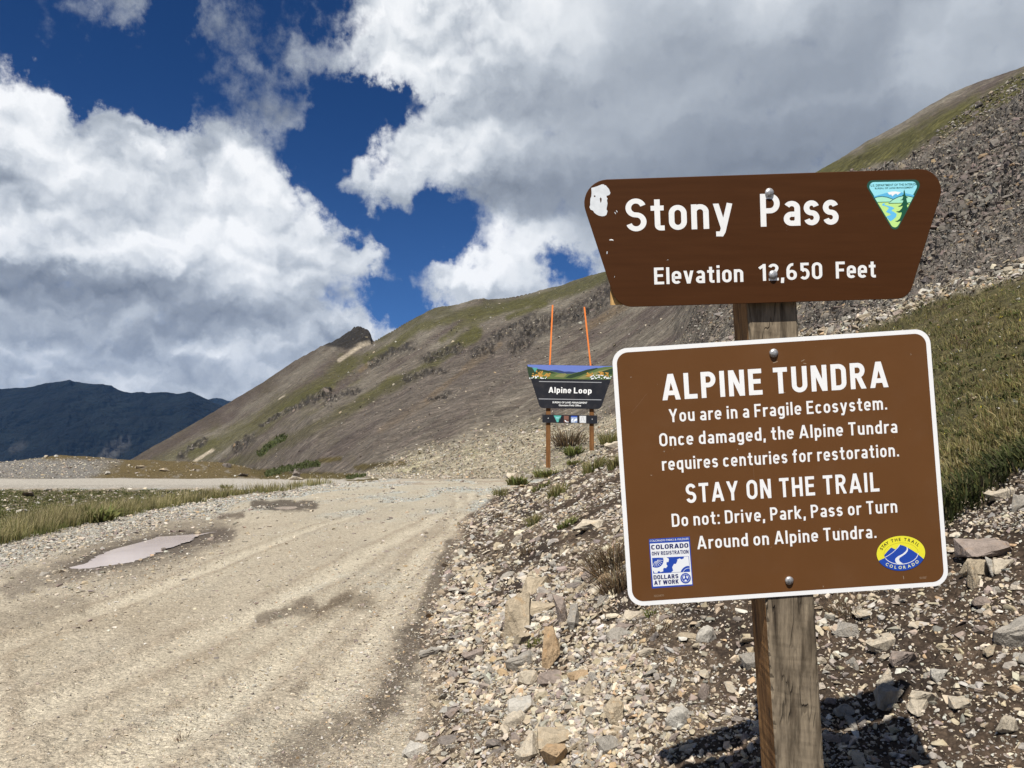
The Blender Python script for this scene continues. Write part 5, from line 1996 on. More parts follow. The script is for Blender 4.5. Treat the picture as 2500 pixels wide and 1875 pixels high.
def paint_mat(name, rgb, rough=0.5, vary=0.06, spec=0.4, scale=40.0, stretch=(1, 1, 1), fleck=0.0, dirt=0.0):
    m, g, b = new_mat(name, rough, spec)
    co = objco(g)
    mp = g.n('ShaderNodeMapping')
    g.put(mp.inputs['Vector'], co)
    mp.inputs['Scale'].default_value = stretch
    n = g.noise(mp.outputs[0], scale, 5.0, 0.6)
    col = g.mix(1.0, rgb, _grey(g, g.math('MULTIPLY_ADD', n, vary * 4, 1.0 - vary * 2)), 'MULTIPLY')
    if dirt:
        d = g.smooth(g.noise(co, 5.0, 6.0, 0.65), 0.48, 0.75)
        col = g.mix(g.math('MULTIPLY', d, dirt), col, (0.25, 0.20, 0.15))
    if fleck:
        d = g.smooth(g.noise(co, 55.0, 3.0, 0.6), 0.735, 0.76)
        col = g.mix(g.math('MULTIPLY', d, fleck), col, (0.55, 0.5, 0.42))
    g.put(b.inputs['Base Color'], col)
    g.put(b.inputs['Roughness'], g.math('MULTIPLY_ADD', n, 0.2, rough - 0.1))
    return m


def wood_mat(name, base, dark, scale=1.0, crack=0.7):
    m, g, b = new_mat(name, 0.85, 0.2)
    co = objco(g)
    mp = g.n('ShaderNodeMapping')
    g.put(mp.inputs['Vector'], co)
    mp.inputs['Scale'].default_value = (38 * scale, 38 * scale, 1.9 * scale)
    wv = g.noise(co, 3.0 * scale, 3.0, 0.5, out='Color')
    v2 = g.vmath('ADD', mp.outputs[0], g.vmath('SCALE', wv, s=0.5))
    n1 = g.noise(v2, 1.0, 6.0, 0.65)
    n2 = g.noise(v2, 3.4, 4.0, 0.6)
    mp3 = g.n('ShaderNodeMapping')
    g.put(mp3.inputs['Vector'], co)
    mp3.inputs['Scale'].default_value = (46 * scale, 46 * scale, 0.8 * scale)
    cn = g.noise(mp3.outputs[0], 0.62, 2.0, 0.45)
    cr = g.smooth(g.math('ABSOLUTE', g.math('SUBTRACT', cn, 0.5)), 0.004, 0.016, 1.0, 0.0)
    cr = g.math('MULTIPLY', cr, g.smooth(g.noise(co, 6.0 * scale, 3.0, 0.5), 0.40, 0.56))
    patch = g.smooth(g.noise(co, 9.0 * scale, 4.0, 0.6), 0.42, 0.66)
    col = g.mix(g.smooth(n1, 0.34, 0.62), dark, base)
    col = g.mix(1.0, col, _grey(g, g.math('MULTIPLY_ADD', n2, 1.3, 0.35)), 'MULTIPLY')
    col = g.mix(g.math('MULTIPLY', patch, 0.45), col, g.mix(1.0, col, (0.55, 0.54, 0.56), 'MULTIPLY'))
    col = g.mix(g.math('MULTIPLY', cr, crack), col, (0.03, 0.022, 0.015))
    g.put(b.inputs['Base Color'], col)
    bump(g, b, g.math('SUBTRACT', g.math('MULTIPLY', n2, 0.5), cr), 0.8, 0.004 / scale)
    return m


def bolt(name, plane, px, py, r_px, rise, lift, mat, parent):
    """A round-headed carriage bolt."""
    seg, rings = 20, 6
    V_, Fc = [], []
    for i in range(rings):
        a = math.pi / 2 * i / rings
        for k in range(seg):
            t = 2 * math.pi * k / seg
            rr = r_px * math.cos(a) ** 0.9
            V_.append(tuple(plane(px + rr * math.cos(t), py + rr * math.sin(t), lift + rise * math.sin(a))))
    V_.append(tuple(plane(px, py, lift + rise)))
    for i in range(rings - 1):
        for k in range(seg):
            k2 = (k + 1) % seg
            Fc.append((i * seg + k, i * seg + k2, (i + 1) * seg + k2, (i + 1) * seg + k))
    for k in range(seg):
        Fc.append(((rings - 1) * seg + k, (rings - 1) * seg + (k + 1) % seg, len(V_) - 1))
    me = bpy.data.meshes.new(name)
    me.from_pydata(V_, [], Fc)
    me.materials.append(mat)
    me.polygons.foreach_set('use_smooth', [True] * len(Fc))
    bm = bmesh.new()
    bm.from_mesh(me)
    bmesh.ops.recalc_face_normals(bm, faces=bm.faces[:])
    bm.to_mesh(me)
    bm.free()
    o = bpy.data.objects.new(name, me)
    C.objects.link(o)
    o.parent = parent
    return o


# ------------------------------------------------------------------ the brown signs on the leaning post
M_WHITE = paint_mat('white_sheeting', (0.92, 0.93, 0.93), 0.38, 0.02, 0.5, 30)
M_WHITE2 = paint_mat('white_vinyl', (0.86, 0.87, 0.86), 0.55, 0.03, 0.4, 30)
M_SCRAPE = paint_mat('scraped_paint', (0.70, 0.74, 0.77), 0.7, 0.12, 0.3, 60)
M_BROWN = paint_mat('brown_sheeting', (0.138, 0.060, 0.0205), 0.42, 0.05, 0.22, 8, fleck=0.35, dirt=0.05)
M_BROWN_W = paint_mat('brown_painted_board', (0.064, 0.0235, 0.0070), 0.55, 0.12, 0.12, 6, (1, 1, 14), fleck=0.15)
M_SCUFF = paint_mat('faint_scuff', (0.20, 0.115, 0.065), 0.6, 0.05, 0.3)
M_EDGE = paint_mat('pale_board_edge', (0.34, 0.25, 0.17), 0.8, 0.1, 0.2)
M_ALU = paint_mat('aluminium_edge', (0.75, 0.76, 0.78), 0.45, 0.03, 0.5)
M_PLANK = wood_mat('new_plank', (0.58, 0.37, 0.15), (0.42, 0.25, 0.09), 1.0, 0.2)
M_POST = wood_mat('weathered_post', (0.255, 0.205, 0.142), (0.095, 0.073, 0.049))
M_POST_S = wood_mat('stained_post_side', (0.27, 0.145, 0.055), (0.13, 0.062, 0.022))
mz, gz, bz = new_mat('galvanised_bolt', 0.42, 0.5)
bz.inputs['Metallic'].default_value = 0.55
gz.put(bz.inputs['Base Color'], gz.ramp(gz.noise(objco(gz), 160.0, 4.0, 0.6), [(0.35, (0.30, 0.30, 0.30)), (0.65, (0.62, 0.63, 0.64))]))
M_BOLT = mz
flat = lambda n, c, r=0.5: paint_mat(n, c, r, 0.015, 0.4, 20)

foot_pt = near_fn(1945, 1975, -0.07)
sign = bpy.data.objects.new('wooden_signpost', None)
C.objects.link(sign)
sign.location = foot_pt
tag(sign, 'leaning weathered timber post carrying two brown signs, the upper one reading Stony Pass', 'signpost')
PN = Plane(near_fn, foot_pt)

# post: rough-sawn square timber with chipped arrises
def build_post():
    rp = np.random.default_rng(5)
    ys = np.linspace(452, 2010, 150)
    rows = []
    for y in ys:
        s = (y - 744) / 1130.0
        xl = 1823 + 71.0 * s
        xr = 1944.6 + 66.3 * s
        n = lambda a: rp.normal() * a
        ch = 3.2 + abs(n(2.0))
        ch2 = 2.4 + abs(n(1.2))
        fl, bk = -0.0035, -0.142
        rows.append([(xl + n(0.25), y, fl - ch * 0.0012), (xl + ch * (1 + 0.3 * n(1)), y, fl + 0.0002 * n(1)), (xl + (xr - xl) * 0.35, y, fl + 0.0003 * n(1)), (xl + (xr - xl) * 0.7, y, fl + 0.0003 * n(1)),
                     (xr - ch2, y, fl), (xr + n(0.3), y, fl - ch2 * 0.0012), (xr, y, bk), (xl, y, bk)])
    V_, Fc, Mi = [], [], []
    for rw in rows:
        V_ += [tuple(PN(x, y, l)) if k < 6 else None for k, (x, y, l) in enumerate(rw)]
        # back corners: same lateral size as the front (a square timber, not a wedge)
        back = (CAM_M.to_3x3() @ Vector((0, 0, -1))) * 0.138
        V_[-2] = tuple(PN(rw[5][0], rw[5][1], -0.004) + back)
        V_[-1] = tuple(PN(rw[0][0], rw[0][1], -0.004) + back)
    m = 8
    for i in range(len(rows) - 1):
        for k in range(m):
            k2 = (k + 1) % m
            Fc.append((i * m + k, i * m + k2, (i + 1) * m + k2, (i + 1) * m + k))
            Mi.append(1 if k in (7, 5) else 0)
    Fc.append(tuple(range(m)))
    Mi.append(0)
    Fc.append(tuple((len(rows) - 1) * m + k for k in range(m))[::-1])
    Mi.append(0)
    me = bpy.data.meshes.new('post')
    me.from_pydata(V_, [], Fc)
    me.materials.append(M_POST)
    me.materials.append(M_POST_S)
    me.polygons.foreach_set('material_index', Mi)
    bm = bmesh.new()
    bm.from_mesh(me)
    bmesh.ops.recalc_face_normals(bm, faces=bm.faces[:])
    bm.to_mesh(me)
    bm.free()
    o = bpy.data.objects.new('post', me)
    C.objects.link(o)
    o.parent = sign


build_post()
# upper board
OUT_U = rounded([(1405, 440.5), (2317, 410.5), (2218, 729), (1507, 750.5)], [58, 52, 40, 52], 10)
upper = slab('upper_board', PN, OUT_U, 0.021, 0.011, (M_BROWN_W, M_EDGE), sign, 0.0012)
upper['label'] = 'dark brown tapered board with the pass name and elevation in white'
plank = slab('backing_plank', PN, [(1489, 640), (2188, 622), (2190, 724), (1490, 745)], 0.0105, -0.003, (M_PLANK, M_PLANK), sign)
for phrase, words in (('Stony Pass', (('Stony', (1529, 565.5), (1790, 556.5), 80, 0.075, 0.12), ('Pass', (1857.5, 553.5), (2048, 548.0), 80, 0.079, 0.10))),
                      ('Elevation 12,650 Feet', (('Elevation', (1597.6, 694.5), (1815, 688.0), 41, 0.078, 0.12), ('12,650', (1853, 686.0), (2008, 681.0), 41, 0.078, 0.12), ('Feet', (2041, 680.0), (2138.5, 677.3), 41, 0.080, 0.10)))):
    for word, p0_, p1_, cap_, h_, g_ in words:
        du = Draw(PN, 0.02104)
        write(du, word, p0_, p1_, cap_, M_WHITE2, h_, 0.76, g_)
        du.build('lettering', upper)['label'] = 'white word ' + word
K2 = 350.0 / 1815.0
c2 = lambda pts: [(1430 + x * K2, 400 + y * K2) for x, y in pts]
ds = Draw(PN, 0.02104)
ds.poly(c2([(70, 305), (105, 296), (140, 285), (180, 270), (208, 257), (215, 262), (228, 258), (236, 270), (255, 272), (275, 296), (295, 320), (305, 348), (313, 370), (300, 392), (282, 400), (262, 405),
            (266, 425), (278, 440), (268, 458), (272, 480), (276, 500), (272, 525), (265, 560), (264, 580), (276, 595), (270, 620), (262, 645), (240, 660), (205, 664), (172, 657), (140, 643), (110, 620), (98, 600), (88, 590), (62, 580), (47, 548),
            (58, 520), (56, 490), (60, 440), (72, 405), (74, 360)]), M_SCRAPE)
ds.poly(c2([(178, 440), (190, 424), (202, 440), (200, 470), (192, 497), (184, 480)]), M_BROWN_W)
ds.poly(c2(arc(113, 410, 11, 11, 0, 345, 10)), M_BROWN_W)
sc = ds.build('scraped_patch', upper)
sc['label'] = 'whitish scraped patch where a sticker was torn off'
for q, m_ in (([(296, 968), (305, 957), (325, 952), (345, 958), (353, 972), (325, 968)], M_WHITE2), ([(362, 612), (370, 610), (384, 632), (378, 636)], M_SCRAPE), ([(382, 594), (390, 588), (404, 610), (398, 614)], M_SCRAPE),
              ([(266, 1110), (276, 1108), (274, 1138), (264, 1142)], M_SCRAPE), ([(1028, 1220), (1046, 1208), (1046, 1212), (1030, 1222)], M_SCRAPE), ([(360, 1436), (368, 1418), (370, 1424), (364, 1438)], M_SCRAPE)):
    dc = Draw(PN, 0.02104)
    dc.poly(c2(q), m_)
    dc.build('paint_chip', upper)

# triangular agency emblem
E_BORD, E_SKY, E_MTN, E_MINT, E_FLD, E_RIV, E_TREE, E_SNOW = (flat('emblem_dark_green', (0.012, 0.085, 0.06)), flat('emblem_sky', (0.33, 0.80, 0.92)), flat('emblem_blue', (0.12, 0.50, 0.80)),
    flat('emblem_mint', (0.42, 0.86, 0.62)), flat('emblem_lime', (0.56, 0.86, 0.28)), flat('emblem_river', (0.14, 0.56, 0.90)), flat('emblem_tree', (0.008, 0.095, 0.05)), flat('emblem_snow', (0.95, 0.95, 0.95)))


def triangle_emblem(dr, M, fine=True):
    xl = lambda y: 420 + 0.592 * (y - 390)
    xr = lambda y: 1700 - 0.526 * (y - 350)
    dr.poly(M(rounded([(275, 212), (1809, 188), (1091, 1568)], [140, 140, 110])), E_BORD)
    dr.poly(M(rounded([(352, 258), (1722, 236), (1091, 1478)], [120, 120, 100])), E_SKY)
    dr.poly(M([(xl(615), 615), (700, 575), (880, 525), (1000, 500), (1150, 500), (1250, 515), (1400, 545), (xr(585), 585), (xr(660), 660), (1300, 640), (1050, 700), (760, 640), (xl(660), 660)]), E_MTN)
    dr.poly(M([(900, 520), (1000, 495), (1100, 490), (1240, 515), (1180, 560), (1150, 577), (1120, 545), (1070, 570), (1020, 615), (1000, 570), (940, 570)]), E_SNOW)
    dr.poly(M([(xl(655), 655), (650, 630), (760, 618), (880, 635), (1040, 688), (960, 760), (xl(765), 765)]), E_MINT)
    dr.poly(M([(930, 790), (1040, 695), (1180, 628), (1310, 603), (1440, 612), (xr(640), 640), (xr(780), 780)]), E_MINT)
    dr.poly(M([(xl(765), 765), (940, 762), (925, 792), (xr(780), 780), (1190, 1320), (1140, 1385), (1090, 1402), (1040, 1390), (1003, 1360)]), E_FLD)
    for l in ([(xl(655), 655), (650, 630), (760, 618), (880, 635), (1040, 688)], [(xl(765), 765), (960, 758), (1040, 695), (1180, 628), (1310, 603), (1440, 612), (xr(640), 640)], [(925, 792), (1200, 788), (xr(775), 775)]):
        dr.ribbon(M(l), 16 * EK[0], E_BORD)
    dr.poly(M([(760, 820), (800, 790), (840, 790), (820, 830), (900, 850), (1010, 880), (1080, 915), (1020, 950), (1000, 985), (1060, 1010), (1130, 1060), (1120, 1130), (1050, 1200), (980, 1245), (960, 1240),
               (xl(1130) + 8, 1130), (960, 1090), (990, 1070), (940, 1045), (860, 1010), (900, 960), (935, 910), (870, 870), (760, 845)]), E_RIV)
    dr.poly(M([(1325, 440), (1340, 500), (1350, 560), (1365, 610), (1420, 655), (1375, 660), (1390, 730), (1400, 775), (1450, 815), (1395, 828), (1400, 880), (1418, 905), (xr(960), 960), (xr(1100), 1100), (xr(1230), 1230), (1235, 1300), (1230, 1240), (1150, 1265), (1085, 1245),
               (1150, 1230), (1210, 1180), (1250, 1080), (1260, 1020), (1190, 1030), (1115, 1000), (1200, 985), (1260, 920), (1285, 855), (1210, 880), (1160, 868), (1230, 840), (1275, 790), (1300, 715), (1215, 710), (1270, 690), (1300, 620), (1270, 590), (1310, 560), (1305, 500)]), E_TREE)
    if fine:
        small_text(dr, 'U.S. DEPARTMENT OF THE INTERIOR', M([(470, 366)])[0], M([(1650, 334)])[0], 54 * EK[0], E_BORD, 0.006)
        small_text(dr, 'BUREAU OF LAND MANAGEMENT', M([(582, 434)])[0], M([(1560, 408)])[0], 42 * EK[0], E_BORD, 0.005)


EK = [200.0 / 2074.0]
de = Draw(PN, 0.02104)
triangle_emblem(de, lambda pts: [(2080 + x * EK[0], 420 + y * EK[0]) for x, y in pts])
de.build('emblem', upper)
bolt('bolt', PN, 1878.5, 470, 11.2, 0.0085, 0.0212, M_BOLT, upper)
bolt('bolt', PN, 1887.5, 670.5, 11.0, 0.0085, 0.0222, M_BOLT, upper)

# lower board
CL = [(1493, 852), (2269, 802), (2317, 1429), (1535, 1481)]
OUT_L = rounded(CL, 37, 10)
lower = slab('lower_board', PN, OUT_L, 0.0, -0.0022, (M_WHITE, M_ALU), sign)
lower['label'] = 'brown sheet-metal board with white border about the alpine tundra'
cen = Vector((sum(p[0] for p in CL) / 4, sum(p[1] for p in CL) / 4))
ux_ = (Vector(CL[1]) - Vector(CL[0])).normalized()
uy_ = (Vector(CL[3]) - Vector(CL[0])).normalized()
ins = 10.5
CI = [tuple(Vector(CL[0]) + ux_ * ins + uy_ * ins), tuple(Vector(CL[1]) - ux_ * ins + uy_ * ins), tuple(Vector(CL[2]) - ux_ * ins - uy_ * ins), tuple(Vector(CL[3]) + ux_ * ins - uy_ * ins)]
dl = Draw(PN, 0.0001)
dl.poly(rounded(CI, 28, 10), M_BROWN)
dl.build('brown_field', lower)
LN = [('ALPINE TUNDRA', (1618, 977.5), (2169, 945), 63.5, 0.088, 0.15, 0.42), ('You are in a Fragile Ecosystem.', (1634, 1031), (2166, 999.5), 32, 0.074, 0.15, 0.40),
      ('Once damaged, the Alpine Tundra', (1610.5, 1090), (2191, 1056.5), 32, 0.074, 0.15, 0.40), ('requires centuries for restoration.', (1617, 1149), (2195, 1114), 32, 0.074, 0.15, 0.40),
      ('STAY ON THE TRAIL', (1676, 1228.5), (2147.5, 1199.5), 47, 0.080, 0.16, 0.46), ('Do not: Drive, Park, Pass or Turn', (1641, 1286.5), (2191, 1251), 32, 0.074, 0.15, 0.40),
      ('Around on Alpine Tundra.', (1703, 1341), (2140, 1313), 32, 0.074, 0.15, 0.40)]
for s_, a_, b_, cap_, h_, g_, sp_ in LN:
    dt = Draw(PN, 0.00018)
    write(dt, s_, a_, b_, cap_, M_WHITE, h_, 0.715, g_, sp_)
    dt.build('lettering', lower)['label'] = 'white line reading ' + s_
for s_, a_, b_ in (('ROCKART\u00ae', (1597, 1457.5), (1621, 1456)), ('92-3027', (2245.5, 1413.5), (2262, 1412.3))):
    dt = Draw(PN, 0.00018)
    small_text(dt, s_, a_, b_, 5, M_EDGE, 0.0)
    dt.build('fine_print', lower)
# light scuffs and specks on the sheet metal
rs_ = np.random.default_rng(12)
for x_, y_, l_, an_ in ((1960, 880, 9, -0.5), (1893, 884, 12, -0.3), (1965, 887, 7, 0.1), (1560, 985, 60, -0.9), (1700, 1120, 5, 0.4), (1590, 1160, 4, 0.2), (1862, 1318, 3, 1.4), (2010, 1432, 4, 1.2), (1915, 958, 5, 0.3), (2206, 1410, 8, 1.4), (1840, 1150, 90, 1.5)):
    dc = Draw(PN, 0.00016)
    dx_, dy_ = math.cos(an_) * l_ / 2, math.sin(an_) * l_ / 2
    dc.ribbon([(x_ - dx_, y_ - dy_), (x_, y_ + 0.4), (x_ + dx_, y_ + dy_)], 0.55 if l_ > 20 else 1.5, M_SCUFF if l_ > 20 else M_EDGE)
    dc.build('scuff', lower)
for k_ in range(1):
    bolt('bolt', PN, 1889, 862, 11, 0.0095, 0.0004, M_BOLT, lower)
    bolt('bolt', PN, 1927, 1417.5, 10.5, 0.0095, 0.0004, M_BOLT, lower)

# registration sticker
B_BLUE, B_WH, B_NAVY = flat('sticker_blue', (0.018, 0.07, 0.42)), flat('sticker_white', (0.84, 0.87, 0.90)), flat('sticker_navy', (0.012, 0.02, 0.13))
K3 = 250.0 / 2074.0
c3 = lambda pts: [(1550 + x * K3, 1280 + y * K3) for x, y in pts]
dk = Draw(PN, 0.00018)
dk.poly(c3([(283, 300), (1110, 248), (1178, 1240), (345, 1300)]), B_BLUE)
dk.poly(c3([(305, 392), (1095, 350), (1162, 1215), (370, 1262)]), B_WH)
dk.poly(c3([(348, 682), (1093, 645), (1118, 962), (372, 1000)]), B_BLUE)
dk.poly(c3([(350, 690), (470, 682), (640, 668), (688, 700), (682, 760), (640, 770), (640, 815), (662, 842), (632, 888), (590, 882), (572, 908), (575, 952), (520, 970), (490, 945), (465, 960), (455, 985), (395, 985), (385, 955), (366, 935)]), B_WH)
dk.poly(c3([(350, 684)] + [(x, max(y, 680)) for x, y in arc(430, 730, 150, 150, -25, 118, 18)] + [(360, 868)]), B_BLUE)
for a_ in range(4, 122, 19):
    q = arc(425, 722, 140, 140, a_, a_, 1)[0]
    dk.ribbon(c3([(425 + 28 * math.cos(math.radians(a_)), 722 + 28 * math.sin(math.radians(a_))), q]), 8 * K3, B_WH)
dk.poly(c3([(735, 975), (775, 940), (755, 870), (790, 805), (835, 800), (862, 735), (855, 715), (905, 690), (945, 710), (990, 690), (995, 655), (1085, 652), (1112, 955)]), B_WH)
dk.poly(c3([(1112, 960), (1105, 848)] + arc(1090, 1010, 168, 168, -95, -165, 12) + [(925, 968)]), B_BLUE)
dk.ribbon(c3(arc(1092, 1010, 122, 122, -80, -158, 12)), 8 * K3, B_WH)
small_text(dk, 'COLORADO PARKS & WILDLIFE', c3([(302, 358)])[0], c3([(1090, 312)])[0], 40 * K3, B_WH, 0.004)
write(dk, 'COLORADO', c3([(332, 512)])[0], c3([(1085, 470)])[0], 92 * K3, B_NAVY, 0.095, 0.73, 0.10)
write(dk, 'OHV REGISTRATION', c3([(345, 632)])[0], c3([(1088, 590)])[0], 75 * K3, B_NAVY, 0.085, 0.73, 0.10)
write(dk, 'DOLLARS', c3([(380, 1118)])[0], c3([(882, 1090)])[0], 84 * K3, B_NAVY, 0.095, 0.73, 0.10)
write(dk, 'AT WORK', c3([(392, 1228)])[0], c3([(890, 1196)])[0], 84 * K3, B_NAVY, 0.095, 0.73, 0.10)
dk.poly(c3(arc(1027, 1092, 105, 105, 0, 354, 40)), B_BLUE)
dk.ribbon(c3(arc(1027, 1092, 76, 76, 0, 345, 24)), 6 * K3, B_WH, True)
for q in ([(975, 1060), (1010, 1035), (1015, 1090), (985, 1110)], [(1040, 1040), (1080, 1060), (1070, 1105), (1045, 1085)], [(1015, 1120), (1040, 1120), (1060, 1145), (1028, 1160), (1000, 1145)]):
    dk.poly(c3(q), B_WH)
ks = dk.build('registration_sticker', lower)
ks['label'] = 'blue and white rectangular sticker with two gears'

# oval sticker
Y_YEL, Y_BLK, Y_PALE = flat('sticker_yellow', (0.86, 0.80, 0.045)), flat('sticker_black', (0.012, 0.012, 0.02)), flat('sticker_pale_yellow', (0.82, 0.84, 0.5))
K4 = 170.0 / 2169.0
c4 = lambda pts: [(2120 + x * K4, 1290 + y * K4) for x, y in pts]


def ell(cx, cy, a, b, t, rot=-3.0):
    x, y = a * math.cos(math.radians(t)), b * math.sin(math.radians(t))
    c_, s_ = math.cos(math.radians(rot)), math.sin(math.radians(rot))
    return (cx + x * c_ - y * s_, cy + x * s_ + y * c_)


do = Draw(PN, 0.00018)
do.poly(c4([ell(1015, 778, 768, 553, t) for t in range(0, 360, 6)]), Y_BLK)
do.poly(c4([ell(1015, 775, 757, 542, t) for t in range(0, 360, 6)]), Y_YEL)
do.poly(c4([(325, 1002), (510, 922), (760, 780), (980, 600), (1200, 600), (1555, 812), (1718, 948)] + [ell(1015, 775, 757, 542, t) for t in range(24, 157, 6)]), B_BLUE)
do.poly(c4([ell(1020, 785, 535, 335, t) for t in range(0, 360, 8)]), Y_YEL)
do.ribbon(c4([ell(1020, 785, 535, 335, t) for t in range(0, 360, 8)]), 8 * K4, flat('sticker_olive', (0.35, 0.33, 0.03)), True)
do.poly(c4([(492, 832), (600, 710), (710, 592), (840, 655), (905, 595), (980, 510), (1090, 535), (1190, 580), (1380, 690), (1530, 790)] + [ell(1020, 785, 535, 335, t) for t in range(6, 165, 8)]), B_BLUE)
do.ribbon(c4([(515, 905), (640, 835), (760, 750), (860, 660), (930, 590), (978, 512)]), 16 * K4, B_WH)
do.ribbon(c4([ell(1020, 785, 530, 330, t) for t in range(2, 164, 6)]), 20 * K4, B_WH)
do.poly(c4([(1190, 575), (1225, 610), (1238, 660), (1222, 715), (1160, 790), (1060, 860), (975, 915), (955, 970), (980, 1030), (1080, 1098), (900, 1108), (850, 1050), (830, 985), (850, 930), (930, 865), (1060, 800), (1150, 725), (1198, 660), (1195, 610)]), B_WH)
top_t = 'STAY THE TRAIL'
angs = [203, 213.5, 222.5, 231.5, 0, 247.5, 258.5, 268.5, 0, 284, 295.5, 307, 318, 327.5]
for ch, a_ in zip(top_t, angs):
    if ch != ' ':
        p = ell(1015, 775, 652, 435, a_)
        q1, q2 = ell(1015, 775, 652, 435, a_ - 2), ell(1015, 775, 652, 435, a_ + 2)
        small_text(do, ch, c4([p])[0], None, 92 * K4, Y_BLK, 0.022, math.atan2(q2[1] - q1[1], q2[0] - q1[0]))
for ch, a_ in zip('COLORADO', [133, 119.5, 107, 94, 82, 69, 56, 42]):
    p = ell(1015, 775, 652, 440, a_)
    q1, q2 = ell(1015, 775, 652, 440, a_ + 2), ell(1015, 775, 652, 440, a_ - 2)
    small_text(do, ch, c4([p])[0], None, 92 * K4, Y_PALE, 0.022, math.atan2(q2[1] - q1[1], q2[0] - q1[0]))
oo = do.build('oval_sticker', lower)
oo['label'] = 'yellow and blue oval sticker with a winding trail'

# ------------------------------------------------------------------ the black sign on two posts up the road
base_pt = far_fn(1391, 1118, 0)
asign = bpy.data.objects.new('two_post_sign', None)
C.objects.link(asign)
asign.location = base_pt
tag(asign, 'black tapered sign reading Alpine Loop on two brown posts with orange stakes behind', 'sign')
PF = Plane(far_fn, base_pt)
M_BLACK = paint_mat('black_board', (0.012, 0.013, 0.018), 0.45, 0.2, 0.4, 2.5, dirt=0.06)
M_STAIN = wood_mat('brown_stained_post', (0.20, 0.095, 0.035), (0.14, 0.062, 0.02), 0.35, 0.3)
M_ORANGE = paint_mat('orange_stake', (0.80, 0.22, 0.04), 0.5, 0.05, 0.4, 3)
KA = 230.0 / 2212.0
ca = lambda pts: [(1280 + x * KA, 880 + y * KA) for x, y in pts]


def timber(name, plane, p_top, p_bot, w_px, d, lift, mat, parent):
    (xa, ya), (xb, yb) = p_top, p_bot
    h = w_px / 2
    o = slab(name, plane, [(xa - h, ya), (xa + h, ya), (xb + h, yb), (xb - h, yb)], lift, lift - d, (mat, mat), parent)
    return o


for xa, xb, yb in ((1338.6, 1338.4, 1142), (1444.2, 1444.6, 1100)):
    timber('post', PF, (xa, 893), (xb, yb), 11.2, 0.13, -0.02, M_STAIN, asign)
for (xa, ya), (xb, yb) in (((1349.2, 744.5), (1340.5, 930)), ((1426.6, 749.2), (1446.0, 930))):
    o = timber('marker_stake', PF, (xa, ya), (xb, yb), 3.7, 0.035, -0.155, M_ORANGE, asign)
OUT_A = rounded(ca([(45, 95), (2145, 132), (1790, 1142), (372, 1118)]), [4, 4, 11, 11], 6)
board = slab('board', PF, OUT_A, 0.03, -0.018, (M_BLACK, M_BLACK), asign)
da = Draw(PF, 0.0302, 0.00012)
P_SKY, P_FAR, P_GRN, P_DK, P_OLV, P_ORG, P_WH = (flat('print_sky', (0.13, 0.19, 0.52)), flat('print_far_hills', (0.03, 0.05, 0.14)), flat('print_green', (0.10, 0.15, 0.045)), flat('print_dark_green', (0.02, 0.045, 0.018)),
    flat('print_olive', (0.22, 0.22, 0.08)), flat('print_orange', (0.50, 0.27, 0.05)), flat('print_white', (0.8, 0.85, 0.88)))
da.poly(ca([(72, 98), (2128, 134), (2040, 455), (118, 425)]), P_GRN)
da.poly(ca([(72, 98), (2128, 134), (2090, 140), (1900, 150), (1690, 190), (1400, 250), (1150, 290), (1000, 300), (700, 250), (560, 235), (330, 200), (180, 160), (80, 140)]), P_SKY)
da.poly(ca([(560, 235), (640, 225), (760, 222), (850, 238), (940, 262), (1060, 258), (1230, 280), (1120, 310), (980, 312), (800, 290)]), P_FAR)
da.poly(ca([(60, 140), (150, 165), (330, 205), (420, 215), (560, 240), (760, 300), (650, 310), (480, 270), (300, 330), (200, 430), (118, 425), (80, 250)]), P_DK)
da.poly(ca([(960, 410), (1050, 350), (1200, 300), (1450, 220), (1700, 172), (1740, 185), (1500, 280), (1300, 360), (1100, 420)]), P_DK)
da.poly(ca([(1240, 430), (1400, 350), (1560, 310), (1760, 240), (2100, 165), (2110, 150), (2070, 300), (1900, 330), (1600, 380), (1400, 435)]), P_OLV)
da.poly(ca([(1700, 300), (1850, 250), (2098, 170), (2060, 330), (1800, 330)]), P_DK)
da.poly(ca([(780, 330), (960, 300), (1000, 330), (920, 400), (700, 380)]), P_OLV)
da.poly(ca([(185, 170), (318, 172), (255, 275)]), flat('print_teal', (0.08, 0.33, 0.30)))
rr_ = np.random.default_rng(9)
for x0, x1, y0, y1, n_ in ((200, 440, 250, 380, 22), (470, 630, 270, 380, 14), (1440, 1600, 280, 370, 14), (1720, 1850, 265, 360, 12), (1900, 1970, 290, 380, 7)):
    for _ in range(n_):
        cx_, cy_ = rr_.uniform(x0, x1), rr_.uniform(y0, y1)
        da.poly(ca(arc(cx_, cy_, rr_.uniform(14, 30), rr_.uniform(12, 24), 0, 300, 5)), P_ORG)
da.layer += 1
for x0, x1, y0, y1, n_ in ((110, 330, 370, 425, 14), (360, 520, 385, 425, 7), (1550, 1850, 345, 435, 26), (1850, 2040, 375, 435, 12)):
    for _ in range(n_):
        cx_, cy_ = rr_.uniform(x0, x1), rr_.uniform(y0, y1)
        da.poly(ca(arc(cx_, cy_, rr_.uniform(10, 17), rr_.uniform(10, 16), 0, 300, 5)), P_WH)
pic = da.build('painted_landscape', board)
db = Draw(PF, 0.0302, 0.00012)
M_LINE = flat('grey_rule', (0.34, 0.35, 0.37))
db.ribbon(ca([(345, 493), (1815, 517)]), 17 * KA, M_LINE)
db.ribbon(ca([(340, 902), (1810, 925)]), 17 * KA, M_LINE)
write(db, 'Alpine', *ca([(570, 757), (1100, 770)]), 135 * KA, M_WHITE2, 0.085, 0.74, 0.13)
